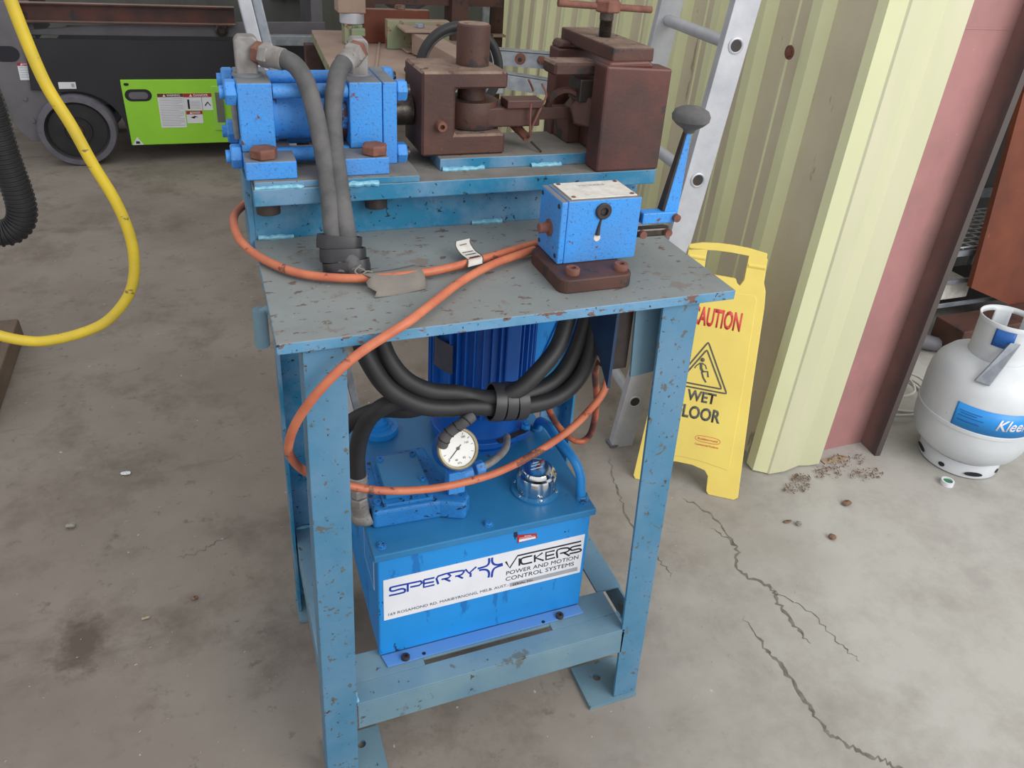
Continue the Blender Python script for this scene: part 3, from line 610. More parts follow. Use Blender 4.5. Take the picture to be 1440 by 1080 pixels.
tc_ = thing('die_clamp', 'tall rusty clamp frame with cap plate and T-handled screw at the beam end', 'clamp', (.61, .38, .997))
mb = MB(); mb.hexa([(.553, .288, .9975), (.6735, .288, .9975), (.6735, .335, .9975), (.553, .335, .9975)], [(.553, .288, 1.173), (.6745, .288, 1.168), (.6745, .335, 1.168), (.553, .335, 1.173)])
mb.prism([(.556, .292, 1.168), (.640, .292, 1.168), (.640, .292, 1.176), (.630, .292, 1.180), (.560, .292, 1.178)], (0, .04, 0))
mb.build('side_plate', MT['rust_red'], tc_, .005)
mb = MB(); mb.box((.541, .462, .9975), (.665, .50, 1.170)); mb.prism([(.543, .462, 1.170), (.575, .462, 1.170), (.568, .462, 1.181), (.549, .462, 1.183)], (0, .038, 0)); mb.build('side_plate', MT['rust_red'], tc_, .004)
mb = MB(); mb.hexa([(.567, .300, 1.1755), (.643, .300, 1.177), (.643, .512, 1.177), (.567, .512, 1.1755)], [(.567, .300, 1.1995), (.642, .300, 1.1995), (.642, .512, 1.1995), (.567, .512, 1.1995)])
o = mb.build('cap_plate', [MT['rust'], MT['rust_dust']], tc_, .003); top_mat(o)
mb = MB(); c = V(.602, .405, 1.1995); z = 0
prof = []
for k in range(12):
    prof += [(.0118, .0023 * k), (.0100, .0023 * k + .00115)]
prof += [(.0118, .0275), (.0118, .044)]
mb.lathe(c, prof, 28); sc_ = mb.build('screw', MT['greasy'], tc_)
mb = MB(); mb.nut(c + V(0, 0, .040), .0235, .020, (0, 0, 1), .12); mb.build('screw_head', MT['boltrust'], sc_, .001)
mb = MB(); mb.cyl(c + V(-.090, .004, .0515), c + V(.082, -.004, .046), .0058, 16); mb.build('tee_bar', MT['boltrust'], sc_)
mb = MB(); mb.box((.488, .345, 1.145), (.572, .400, 1.1665)); o = mb.build('upper_jaw', [MT['rust'], MT['rust_dust']], tc_, .004, 1); top_mat(o, 1, .95)
mb = MB(); mb.box((.571, .353, 1.0170), (.65, .462, 1.098)); mb.box((.545, .400, 1.0170), (.571, .462, 1.07)); mb.build('anvil_block', MT['rust'], tc_, .002)
mb = MB(); mb.box((.540, .352, 1.100), (.60, .40, 1.137)); o = mb.build('die_holder', [MT['dark'], MT['rust_dust']], tc_, .002); top_mat(o)
mb = MB(); mb.nut((.568, .372, 1.082), .030, .026, (-.55, -.8, .1), .3); mb.build('hex_die', MT['rust'], tc_, .0015)
mb = MB(); mb.tube(catmull([(.500, .40, 1.070), (.502, .385, 1.098), (.512, .378, 1.112), (.528, .372, 1.117), (.545, .368, 1.110), (.560, .362, 1.104)], 5), .0062, 6); mb.build('retaining_ring', MT['rust'], tc_)
# ================================================================== hand control valve on the bench
cv = thing('control_valve', 'blue hand-lever valve block with black ball knob bolted to the bench top', 'control valve', (.47, .12, H))
mb = MB()
def rrect(x0, y0, x1, y1, r, z, n=5):
    P = []
    for cx, cy, a0 in ((x1 - r, y1 - r, 0), (x0 + r, y1 - r, 90), (x0 + r, y0 + r, 180), (x1 - r, y0 + r, 270)):
        for k in range(n + 1):
            a = math.radians(a0 + 90 * k / n); P.append((cx + r * math.cos(a), cy + r * math.sin(a), z))
    return P
mb.prism(rrect(.393, .046, .511, .172, .016, H), (0, 0, .0215)); o = mb.build('base_plate', MT['rust'], cv, .002)
for x, y in ((.420, .068), (.4975, .066)):
    mb = MB(); mb.lathe((x, y, H + .0215), [(.0105, 0), (.0105, .008), (.0095, .0095), (.0048, .0095), (.0048, .004), (0, .004)], 22); mb.build('cap_screw', MT['boltrust'], cv)
mb = MB(); mb.box((.4195, .101, .9235), (.5385, .180, 1.0205)); o = mb.build('valve_body', [MT['cyl'], MT['cyl_dust']], cv, .0015); top_mat(o)
mb = MB(); mb.box((.409, .1005, .9235), (.4190, .180, 1.0200)); ec = mb.build('end_cover', [MT['cyl'], MT['cyl_dust']], cv, .002); top_mat(ec)
for y in (.110, .172):
    for z in (.934, 1.011):
        mb = MB(); mb.lathe((.409, y, z), [(.0035, 0), (.0035, .001), (0, .001)], 12, (-1, 0, 0)); mb.build('screw', MT['dark'], ec)
mb = MB(); mb.lathe((.409, .138, .968), [(.013, 0), (.013, .002), (.008, .002), (.008, .016), (.007, .017), (0, .017)], 22, (-1, 0, 0)); mb.build('spool_end', MT['boltrust'], ec)
mb = MB(); mb.box((.426, .107, 1.0208), (.533, .176, 1.0225)); npl = mb.build('name_plate', MT['paper'], cv, .0004)
for x, y in ((.432, .113), (.527, .113), (.432, .170), (.527, .170)):
    mb = MB(); mb.lathe((x, y, 1.0225), [(.0035, 0), (.003, .0012), (0, .0018)], 12); mb.build('rivet', MT['boltrust'], npl)
text('VICKERS', 'plate_lettering', MT['greystrip'], npl, (.458, .156, 1.0226), (1, 0, 0), (0, 1, 0), .006, .045, th=.0002)
mb = MB(); mb.lathe((.476, .101, 1.003), [(.0125, 0), (.0125, .003), (.011, .0045), (.0062, .0045)], 28, (0, -1, 0), False); mb.lathe((.476, .101, 1.003), [(.0062, .0045), (.0062, .0012), (0, .0012)], 6, (0, -1, 0), False); mb.build('hex_plug', MT['dark'], cv)
mb = MB(); mb.tube([(.474, .1004, .990), (.472, .1004, .980), (.4705, .1004, .966)], .0017, 6, True, [.0016, .0024, .004]); mb.build('oil_run', MT['dark'], cv)
mb = MB(); mb.lathe((.4705, .1008, .961), [(.0058, 0), (.0050, .001), (.0026, .001)], 16, (0, -1, 0)); mb.lathe((.4705, .1008, .961), [(.0026, .0009), (0, .0009)], 12, (0, -1, 0)); mb.build('bare_screw', MT['paper'], cv)
# lever linkage on the right
mb = MB(); mb.box((.5385, .112, .972), (.545, .150, .992)); mb.cyl((.540, .125, .982), (.565, .125, .982), .008, 16); mb.build('spool_eye', MT['dark'], cv, .001)
mb = MB()
mb.prism([(.550, .110, .972), (.606, .108, .972), (.612, .118, .972), (.606, .130, .972), (.550, .130, .972)], (0, 0, .018)); mb.build('clevis_link', MT['cyl'], cv, .002)
mb = MB(); mb.prism([(.543, .114, .949), (.600, .112, .949), (.606, .121, .949), (.600, .130, .949), (.543, .130, .949)], (0, 0, .014)); mb.build('toggle_link', MT['greasy'], cv, .003)
for p in ((.606, .108, .981), (.597, .111, .956), (.553, .112, .956)):
    mb = MB(); mb.cyl((p[0], p[1] + .002, p[2]), (p[0], p[1] - .006, p[2]), .0062, 16); mb.build('pivot_pin', MT['boltrust'], cv)
lo = V(.597, .120, .985); hi = V(.6115, .120, 1.110)
mb = MB()
mb.add([(.586, .112, .985), (.612, .112, .983), (.614, .130, .983), (.588, .130, .985), (.6075, .115, 1.112), (.6155, .115, 1.112), (.6155, .124, 1.112), (.6075, .124, 1.112)],
       [(0, 3, 2, 1), (4, 5, 6, 7), (0, 1, 5, 4), (1, 2, 6, 5), (2, 3, 7, 6), (3, 0, 4, 7)])
lv = mb.build('lever', [MT['cyl']], cv, .002)
mb = MB(); mb.add([(.583, .114, .985), (.5865, .112, .985), (.588, .130, .985), (.584, .130, .985), (.6055, .116, 1.112), (.6073, .115, 1.112), (.6073, .124, 1.112), (.6055, .124, 1.112)],
       [(0, 3, 2, 1), (4, 5, 6, 7), (0, 1, 5, 4), (1, 2, 6, 5), (2, 3, 7, 6), (3, 0, 4, 7)]); mb.build('lever_edge', MT['dark'], lv)
mb = MB(); mb.lathe((.6125, .1195, 1.110), [(.008, 0), (.010, .005), (.020, .011), (.0275, .018), (.0285, .025), (.025, .032), (.016, .037), (.006, .039), (0, .0393)], 32); mb.build('ball_knob', MT['rubber_dust'], lv)

# ================================================================== power pack on the lower rails
pk = thing('power_pack', 'bright blue hydraulic power pack with oil tank and finned motor under the bench', 'hydraulic power pack', (.32, .25, .2))
mb = MB(); mb.box((.132, .0885, .2035), (.517, .45, .4305)); tank = mb.build('tank', MT['tank'], pk, .003)
mb = MB(); mb.box((.125, .081, .4310), (.5225, .456, .4452)); lid = mb.build('lid', MT['lid'], pk, .002)
mb = MB(); mb.prism([(.141, .063, .2005), (.517, .067, .2005), (.515, .0884, .2005), (.135, .0884, .2005)], (0, 0, .0035)); fs = mb.build('mounting_strip', M('lavender_blue_strip', (84, 138, 204), (96, 142, 196), 9, .45, chips=[((40, 52, 80), 80, .68)]), pk, .0006)
for x, y in ((.174, .0705), (.469, .0715)):
    mb = MB(); mb.lathe((x, y, .204), [(.0075, 0), (.0075, .005), (.0068, .006), (.0035, .006), (.0035, .003), (0, .003)], 20); mb.build('cap_screw', MT['dark'], fs)
for x, y in ((.207, .070), (.435, .0695)):
    mb = MB(); mb.lathe((x, y, .204), [(.0034, 0), (.0034, .0003), (0, .0003)], 14); mb.build('bolt_hole', MT['blackink'], fs)
for x, y in ((.142, .101), (.325, .099), (.5075, .104), (.142, .438), (.508, .438), (.5085, .27)):
    mb = MB(); mb.lathe((x, y, .4452), [(.0085, 0), (.0085, .0012)], 16); mb.nut((x, y, .4462), .0072, .005, (0, 0, 1), x * 40); mb.build('lid_bolt', MT['manif'], lid, .0004)
# maker's sticker
YS = .0885
S4 = D['sticker']
mb = MB(); mb.prism([(x, YS - .0001, z) for x, z in S4], (0, -.0006, 0)); stk = mb.build('maker_sticker', MT['white'], tank)
def strokes(key, mat, wd, name):
    mb = MB()
    for s in D['strokes'][key]:
        P = [(x, YS - .0008, z) for x, z in s]
        if len(P) > 4: P = catmull(P, 3)
        mb.ribbon(P, wd, (0, -1, 0), .0003)
    mb.build(name, mat, stk)
strokes('blue', MT['blueink'], .0036, 'blue_lettering'); strokes('star', MT['blueink'], .0040, 'star_emblem'); strokes('black', MT['blackink'], .0034, 'black_lettering')
for s, (a, b, c) in D['stxt'].items():
    if s == 'SERIAL No.': continue
    a = V(a[0], YS - .0008, a[1]); b = V(b[0], YS - .0008, b[1]); c = V(c[0], YS - .0008, c[1])
    text(s, 'small_lettering', MT['ink'] if 'ROSAMOND' in s else MT['blackink'], stk, a, b - a, (0, 0, 1), (c - a).length, (b - a).length, th=.0003)
mb = MB(); mb.prism([(x, YS - .0008, z) for x, z in D['strip']], (0, -.0003, 0)); gs = mb.build('serial_strip', MT['greystrip'], stk)
a, b, c = [V(p[0], YS - .0012, p[1]) for p in D['stxt']['SERIAL No.']]
text('SERIAL No.', 'small_lettering', MT['blackink'], stk, a, b - a, (0, 0, 1), (c - a).length, (b - a).length, th=.0002)
R4 = D['redtag']
mb = MB(); mb.prism([(x, YS - .0001, z) for x, z in R4], (0, -.0008, 0)); rt = mb.build('red_label', MT['redlab'], tank)
def lerp2(q, u, v):
    a = Vector(q[0]).lerp(Vector(q[1]), u); b = Vector(q[3]).lerp(Vector(q[2]), u); return a.lerp(b, v)
mb = MB(); mb.prism([(p.x, YS - .0010, p.y) for p in [lerp2(R4, u, v) for u, v in ((.08, .1), (.92, .1), (.92, .42), (.08, .42))]], (0, -.0003, 0)); mb.build('blank_field', MT['white'], rt)
for v, s in ((.52, 'SYSTEM DATA'),):
    mb = MB(); mb.prism([(p.x, YS - .0010, p.y) for p in [lerp2(R4, u, q) for u, q in ((.1, .55), (.9, .55), (.9, .60), (.1, .60))]], (0, -.0002, 0)); mb.prism([(p.x, YS - .0010, p.y) for p in [lerp2(R4, u, q) for u, q in ((.35, .74), (.7, .74), (.7, .80), (.35, .80))]], (0, -.0002, 0)); mb.build('print_line', MT['white'], rt)
# sticker on the left side of the tank
mb = MB(); mb.box((.1313, .118, .332), (.1319, .205, .415)); ss = mb.build('side_sticker', MT['white'], tank)
mb = MB(); mb.box((.1309, .122, .336), (.1312, .201, .411)); mb.build('dark_field', MT['tank'], ss)
# manifold casting
mb = MB()
mb.prism([(.137, .142, .4455), (.250, .137, .4455), (.272, .127, .4455), (.290, .120, .4455), (.303, .140, .4455), (.302, .180, .4455), (.272, .215, .4455), (.262, .295, .4455), (.137, .295, .4455)], (0, 0, .037))
mf = mb.build('manifold', MT['manif'], pk, .006, 3)
mb = MB(); mb.prism([(.156, .148, .4826), (.240, .145, .4826), (.243, .268, .4826), (.158, .270, .4826)], (0, 0, .006)); mb.build('pad', MT['manif'], mf, .001)
mb = MB(); mb.prism([(.162, .160, .4888), (.237, .158, .4888), (.237, .257, .4888), (.164, .258, .4888)], (0, 0, .016)); cp = mb.build('cover_plate', MT['lid'], mf, .0015)
for x, y in ((.171, .248), (.229, .247), (.229, .176), (.229, .166)):
    if y == .166: continue
    mb = MB(); mb.lathe((x, y, .5048), [(.0055, 0), (.0055, .004), (.003, .004), (.003, .002), (0, .002)], 16); mb.build('cap_screw', MT['manif'], cp)
mb = MB(); mb.lathe((.236, .152, .4887), [(.0055, 0), (.0055, .003), (0, .003)], 16); mb.build('cap_screw', MT['manif'], mf)
mb = MB(); mb.lathe((.149, .165, .4826), [(.007, 0), (.007, .003), (.004, .003), (.004, .001), (0, .001)], 16); mb.build('cap_screw', MT['manif'], mf)
mb = MB(); mb.box((.266, .142, .488), (.295, .168, .533)); gv = mb.build('gauge_valve', MT['cyl'], mf, .0015)
mb = MB(); mb.cyl((.2805, .155, .4826), (.2805, .155, .489), .008, 16); mb.build('adapter', MT['brass'], gv)
mb = MB(); mb.cyl((.295, .156, .516), (.312, .158, .518), .0095, 18); mb.nut((.318, .159, .519), .0135, .016, (1, .1, .1), .4); mb.build('fitting', MT['cyl'], gv, .0006)
mb = MB(); mb.tube(catmull([(.333, .161, .520), (.36, .175, .520), (.39, .205, .515), (.41, .25, .505)], 5), .0068, 14); mb.build('pressure_pipe', MT['zinc'], gv)
# pressure gauge, tilted back, on top of its valve
gc = V(.2815, .150, .578); gax = V(.06, -.80, .60).normalized()
mb = MB(); mb.cyl((.2805, .157, .533), (.2805, .157, .556), .0065, 14); mb.build('gauge_stem', MT['brass'], gv)
mb = MB(); mb.lathe(gc, [(.030, -.040), (.0335, -.037), (.0345, -.005), (.0345, 0)], 40, gax); gg = mb.build('gauge_case', MT['motor'], gv)
mb = MB(); mb.lathe(gc, [(.0300, .0028), (0, .0028)], 40, gax, False) if True else mb.lathe(gc, [(.0348, -.002), (.0352, .004), (.0335, .006), (.0305, .005), (.0305, .0028), (0, .0028)], 40, gax); mb.build('gauge_dial', MT['glass'], gg)
mb = MB(); mb.lathe(gc, [(.0353, -.003), (.0357, .0045), (.0338, .0068), (.0308, .006), (.0298, .0026)], 40, gax, False); mb.build('gauge_bezel', MT['brass'], gg)
q = Vector((0, 0, 1)).rotation_difference(gax); gr = (q @ Vector((1, 0, 0))); gr = Vector((1, 0, 0)); gr = (gr - gax * gr.dot(gax)).normalized(); gu = gax.cross(gr)
mb = MB()
for k in range(11):
    a = math.radians(-135 + 27 * k) ; dd = gr * math.sin(a) + gu * math.cos(a); mb.ribbon([gc + gax * .0030 + dd * .0235, gc + gax * .0030 + dd * .0275], .0009, gax, .0002)
mb.ribbon([gc + gax * .0034 - (gr * -.6 + gu * -.55) * .010, gc + gax * .0034 + (gr * -.66 + gu * -.6) * .024], .0016, gax, .0003)
mb.cyl(gc + gax * .003, gc + gax * .0045, .0028, 14); mb.build('needle_and_scale', MT['ink'], gg)
for s, x, y in (('0', -.019, -.017), ('40', -.008, -.020), ('80', .006, -.018), ('160', .013, .006), ('200', .008, .016), ('kPa', -.004, -.0255)):
    text(s, 'scale_lettering', MT['ink'], gg, gc + gax * .003 + gr * x + gu * y, gr, gu, .0036, th=.0002)
# spiral wrapped end of the tape
# chrome filler cap
fc = V(.437, .163, .4455)
mb = MB(); mb.lathe(fc, [(.0445, 0), (.0445, .004), (.038, .0045)], 40); ff = mb.build('filler_flange', MT['lid'], lid)
mb = MB(); n = 120; vs = []; prof = [(.0350, .004), (.0370, .007), (.0365, .034), (.0345, .038), (.0300, .040), (.0290, .045), (.0270, .048), (.020, .049), (0, .049)]
for r_, h_ in prof:
    for k in range(n):
        a = 2 * math.pi * k / n; f = 0
        if .005 < h_ < .035: f = -.0022 if math.sin(a * 10) > .55 else 0
        vs.append(fc + V((r_ + f) * math.cos(a), (r_ + f) * math.sin(a), h_))
mb.add(vs, [(i * n + k, i * n + (k + 1) % n, (i + 1) * n + (k + 1) % n, (i + 1) * n + k) for i in range(len(prof) - 1) for k in range(n)], True)
cpp = mb.build('filler_cap', MT['chrome'], ff)
for k in range(6):
    a = k * math.pi / 3 + .4; mb = MB(); mb.lathe(fc + V(.0395 * math.cos(a), .0395 * math.sin(a), .0042), [(.003, 0), (.0025, .0015), (0, .002)], 10); mb.build('flange_screw', MT['chrome'], ff)
mb = MB()
for dx, dy, l in ((-.014, -.004, .024), (-.010, .005, .018), (-.004, .012, .012)):
    mb.ribbon([fc + V(dx, dy, .0491), fc + V(dx + l, dy + l * .12, .0491)], .0012, (0, 0, 1), .0003)
mb.build('embossed_line', MT['white'], cpp)
# return filter flange with tee handle, back left of the lid
mb = MB(); mb.lathe((.203, .412, .4455), [(.036, 0), (.036, .012), (.024, .014), (.024, .019), (.018, .020), (.018, .026), (.013, .028), (.010, .045), (0, .046)], 36); rf = mb.build('return_filter', MT['tank'], lid)
mb = MB(); mb.tube(catmull([(.172, .405, .497), (.190, .410, .492), (.215, .415, .498), (.235, .418, .492)], 5), .009, 12); mb.cyl((.203, .412, .486), (.203, .412, .497), .008, 12); mb.build('tee_handle', MT['tank'], rf)
# curved blue pipe over the right rear corner
mb = MB(); mb.tube(catmull([tuple(p) for p in D['pipeR']] + [(.505, .315, .478), (.507, .335, .446)], 7), .0085, 16); mb.build('suction_pipe', MT['tank'], lid)
for p in ((.5095, .115), (.507, .335)):
    mb = MB(); mb.lathe((p[0], p[1], .4455), [(.013, 0), (.012, .004), (.0095, .008)], 20); mb.build('pipe_socket', MT['lid'], lid)
# bell housing and vertical finned motor
bc = (.395, .37)
mb = MB(); mb.lathe((bc[0], bc[1], .4455), [(.088, 0), (.088, .006), (.07, .010), (.07, .024)], 48); mb.build('bell_base', MT['motor'], lid)
mb = MB()
P = []
for k in range(64):
    a = 2 * math.pi * k / 64; r_ = .096 + .014 * max(0, math.cos(4 * a - math.pi)) ** 2
    P.append((bc[0] + r_ * math.cos(a), bc[1] + r_ * math.sin(a), .462))
mb.prism(P, (0, 0, .014)); bf = mb.build('bell_flange', MT['motor'], lid, .002)
for a in (-42, -138, 42, 138):
    x = bc[0] + .100 * math.cos(math.radians(a)); y = bc[1] + .100 * math.sin(math.radians(a))
    mb = MB(); mb.nut((x, y, .4765), .0105, .010, (0, 0, 1), .2); mb.cyl((x, y, .4865), (x, y, .4915), .005, 12); mb.build('flange_nut', MT['tank'], bf, .0005)
mb = MB(); mb.prism([(bc[0] + .010, .268, .4763), (bc[0] + .072, .290, .4763), (bc[0] + .068, .302, .4763), (bc[0] + .006, .282, .4763)], (0, 0, .0012)); mb.build('grey_plate', MT['greasy'], bf)
mb = MB(); mb.lathe((bc[0], bc[1], .476), [(.082, 0), (.078, .02), (.084, .05)], 48); mot = mb.build('motor_end_bell', MT['motor'], pk)
mb = MB(); mb.lathe((bc[0], bc[1], .526), [(.0895, 0), (.0895, .27), (.096, .275), (.098, .30), (.096, .35), (.088, .353), (0, .353)], 48); body = mb.build('motor_body', MT['motor'], pk)
mb = MB()
for k in range(40):
    a = 2 * math.pi * k / 40; ca, sa = math.cos(a), math.sin(a); t = .0017
    if 196 < math.degrees(a) < 214 or 278 < math.degrees(a) < 292: continue
    q0 = V(bc[0] + .088 * ca, bc[1] + .088 * sa, 0); q1 = V(bc[0] + .1025 * ca, bc[1] + .1025 * sa, 0); s = V(-sa, ca, 0) * t
    mb.hexa([q0 - s + V(0, 0, .532), q1 - s * .7 + V(0, 0, .532), q1 + s * .7 + V(0, 0, .532), q0 + s + V(0, 0, .532)], [q0 - s + V(0, 0, .795), q1 - s * .7 + V(0, 0, .795), q1 + s * .7 + V(0, 0, .795), q0 + s + V(0, 0, .795)])
o = mb.build('cooling_fins', MT['motor'], body)
a = math.radians(285); mb = MB(); c0 = V(bc[0] + .096 * math.cos(a), bc[1] + .096 * math.sin(a), 0)
mb.box((c0.x - .014, c0.y - .006, .56), (c0.x + .014, c0.y + .012, .79)); mb.build('lifting_rib', MT['motor'], body, .003)
mb = MB()
P0 = []; 
for k in range(7):
    a = math.radians(193 + 4.5 * k); P0.append((bc[0] + .104 * math.cos(a), bc[1] + .104 * math.sin(a)))
vs = [(x, y, .625) for x, y in P0] + [(x, y, .685) for x, y in P0]; n = 7
mb.add(vs, [(i, i + 1, n + i + 1, n + i) for i in range(n - 1)]); o = mb.build('rating_plate', M('rating_plate_dark', (62, 62, 74), (76, 74, 86), 40, .4), body)
so = o.modifiers.new('s', 'SOLIDIFY'); so.thickness = .002
mb = MB(); mb.box((.478, .33, .60), (.545, .42, .76)); mb.build('terminal_box', MT['tank'], body, .006)
mb = MB(); mb.hexa([(.494, .325, .585), (.552, .325, .665), (.552, .425, .665), (.494, .425, .585)], [(.494, .325, .60), (.552, .325, .76), (.552, .425, .76), (.494, .425, .60)]); mb.build('terminal_lid', MT['tank'], body, .003)
# zinc pressure fitting on the left of the manifold
mb = MB(); mb.cyl((.117, .160, .552), (.117, .159, .530), .0158, 22); zf = mb.build('ferrule', MT['zinc'], pk, .001)
mb = MB(); mb.nut((.117, .159, .512), .0165, .018, (0, 0, 1), .2); mb.nut((.118, .159, .492), .0150, .016, (0, 0, 1), .4); mb.build('union_nut', MT['zinc'], zf, .0006)
mb = MB(); mb.tube(catmull([(.118, .159, .494), (.119, .159, .480), (.121, .159, .466), (.128, .159, .460), (.137, .159, .462)], 4), .0145, 16); mb.sphere((.119, .159, .466), .0165); mb.build('elbow', MT['zinc'], zf)

# ================================================================== hoses and cables
def hose(name, pts, r, mat, label, cat, group=None, n=14):
    mb = MB(); mb.tube(catmull(pts, 8), r, n); o = mb.build(name, mat)
    return tag(o, label, cat, group or {'hydraulic_hose': 'black hydraulic hoses of the punch', 'orange_cable': 'orange cables of the workbench', 'looped_hose': 'hoses curled in the loop behind the clevis'}.get(name))
HR = .0135
hA = D['hoseA'] + [(.108, .176, .915)] ; hB = D['hoseB'] + [(.128, .172, .915)]
pA = [D['hoseA'][0]]
hose('hydraulic_hose', D['hoseA'] + [(.105, .176, .905)], HR, MT['rubber_dust'], 'dusty black hose from the left elbow of the blue cylinder down to the bench', 'hose')
hose('hydraulic_hose', D['hoseB'] + [(.131, .172, .905)], HR, MT['rubber_dust'], 'dusty black hose from the right elbow of the blue cylinder down to the bench', 'hose')
# rubber tape bandage binding the two hoses where they meet the top
def band(name, c, axis, w, rx, ry, parent=None, mat='tape', n=32, sidev=None):
    """oval band around two parallel hoses: rx half width, ry half depth"""
    ax = Vector(axis).normalized(); sd = Vector(sidev or (1, 0, 0)); sd = (sd - ax * sd.dot(ax)).normalized(); fw = ax.cross(sd)
    mb = MB(); vs = []
    prof = [(0, -.0015), (0, .0012), (w * .5, .0020), (w, .0012), (w, -.0015)]
    for h, e in prof:
        for k in range(n):
            a = 2 * math.pi * k / n; ca, sa = math.cos(a), math.sin(a)
            # stadium outline
            x = (rx - ry) * (1 if ca > 0 else -1) * min(1, abs(ca) * 6) + (ry + e) * ca; y = (ry + e) * sa
            vs.append(Vector(c) + ax * h + sd * x + fw * y)
    m = len(prof)
    mb.add(vs, [(i * n + k, i * n + (k + 1) % n, ((i + 1) % m) * n + (k + 1) % n, ((i + 1) % m) * n + k) for i in range(m) for k in range(n)], True)
    return mb.build(name, MT[mat], parent)
tw = thing('hose_wrap', 'black rubber tape wound three times round the two hoses on the bench top', 'tape wrap', (.118, .18, H + .001), 'tape wraps on the black hoses')
ax = V(-.05, -.30, -1).normalized()
for k in range(3):
    c = V(.1115, .206, .952) + (V(.118, .178, .9045) - V(.1115, .206, .952)) * (k / 3.0)
    band('tape_turn', c, ax + V(.10 * (k - 1), 0, 0), .0195, .0305 + .0008 * k, .0165, tw, sidev=(1, -.1, -.18))
# bundle under the bench
hose('hydraulic_hose', D['lowA'], HR, MT['rubber'], 'lowest black hose of the bundle slung in front of the motor', 'hose')
hose('hydraulic_hose', D['lowB'], HR, MT['rubber'], 'upper black hose of the bundle slung in front of the motor', 'hose')
hose('hydraulic_hose', D['lowC'], HR, MT['rubber'], 'black hose rising from the zinc pump fitting into the bundle', 'hose')
hose('hydraulic_hose', D['lowD'], HR * .95, MT['rubber'], 'black hose leaving the bundle behind the front left leg', 'hose')
tb = thing('hose_wrap', 'black rubber tape wound round the hose bundle with a spiral tail over the gauge', 'tape wrap', (.33, .10, .70), 'tape wraps on the black hoses')
for k in range(3):
    band('tape_turn', (.318 + .0190 * k, .1035, .6950 - .0028 * k), (1, -.02 + .05 * (k - 1), -.10 + .06 * (k - 1)), .0178, .0295, .0295, tb, sidev=(0, .12, 1))
mb = MB(); T = catmull(D['tail'], 6); mb.tube(T, .0090, 12); tl = mb.build('tape_tail', MT['rubber_dust'], tb)
mb = MB()
for i in range(6, len(T) - 2, 5):
    t = (T[i + 1] - T[i - 1]).normalized(); u1 = t.cross(V(0, 0, 1)).normalized(); u2 = t.cross(u1)
    mb.tube([T[i] + (u1 * math.cos(a * .5236) + u2 * math.sin(a * .5236)) * .0092 + t * (.004 * math.cos(a * .5236)) for a in range(13)], .0010, 6, False)
mb.build('spiral_groove', MT['blackink'], tl)
# orange cables
hose('orange_cable', D['or1'], .0062, MT['orange'], 'orange cable curling round the left end of the beam and across the bench top', 'cable')
hose('orange_cable', D['or2'], .0062, MT['orange_dk'] if False else MT['orange'], 'long scorched orange cable looping off the bench front past the gauge to the switch box', 'cable')
hose('orange_cable', D['or3'], .0062, MT['orange_dk'], 'dark orange cable hanging in a loop behind the tank right corner', 'cable')
# tags
tg = thing('paper_tag', 'torn grey card tag wired to the orange cable at the hose wrap', 'tag', (.165, .12, H + .002))
mb = MB(); nu, nv = 9, 7; vs = []
for j_ in range(nv):
    v_ = j_ / (nv - 1)
    for i_ in range(nu):
        u_ = i_ / (nu - 1); a_ = V(.138, .094, 0).lerp(V(.212, .105, 0), u_); b_ = V(.133, .146, 0).lerp(V(.208, .158, 0), u_); p_ = a_.lerp(b_, v_)
        if i_ == 0: p_ += V(.006 * math.sin(j_ * 1.9), 0, 0)
        if i_ == nu - 1: p_ += V(.006 * math.sin(v_ * 3.1), 0, 0)
        p_.z = H + .0025 + .0150 * math.sin(v_ * math.pi * .62) ** 1.1 - .002 * math.sin(u_ * 3.1); vs.append(p_)
mb.add(vs, [(j_ * nu + i_, j_ * nu + i_ + 1, (j_ + 1) * nu + i_ + 1, (j_ + 1) * nu + i_) for j_ in range(nv - 1) for i_ in range(nu - 1)], True)
o = mb.build('card', MT['card'], tg); s_ = o.modifiers.new('s', 'SOLIDIFY'); s_.thickness = .0012
mb = MB(); mb.tube(catmull([(.132, .160, H + .022), (.122, .150, H + .018), (.128, .142, H + .015), (.138, .146, H + .018), (.146, .146, H + .016)], 5), .0011, 6); mb.tube(catmull([(.138, .150, H + .016), (.128, .156, H + .020), (.120, .160, H + .016)], 4), .0011, 6); mb.build('tie_wire', MT['card'], tg)
lb = thing('cable_label', 'white printed paper label folded round the orange cable on the bench', 'label', (.30, .19, H + .002))
mb = MB(); L = catmull([(.300, .215, H + .024), (.297, .205, H + .020), (.300, .190, H + .014), (.303, .172, H + .0145), (.302, .158, H + .016), (.298, .146, H + .012)], 4); n = len(L)
vs = [p + V(-.0125, -.004, 0) for p in L] + [p + V(.0125, .004, 0) for p in L]; mb.add(vs, [(i, i + 1, n + i + 1, n + i) for i in range(n - 1)])
o = mb.build('label_strip', MT['paper'], lb); s_ = o.modifiers.new('s', 'SOLIDIFY'); s_.thickness = .0008
mb = MB()
for yy, ln in ((.205, .012), (.190, .018), (.183, .018), (.170, .016), (.163, .018)):
    i = min(range(n), key=lambda k: abs(L[k].y - yy)); c_ = L[i]
    mb.ribbon([c_ + V(-ln / 2, -.002, .0008), c_ + V(ln / 2, .002, .0008)], .0018, (0, .1, 1), .0002)
mb.build('print_line', MT['blackink'], lb)
mb = MB(); mb.tube([p + V(-.0130, -.004, 0) for p in L], .0009, 6); mb.tube([p + V(.0130, .004, 0) for p in L], .0009, 6); mb.build('dark_edge', MT['ink'], lb)
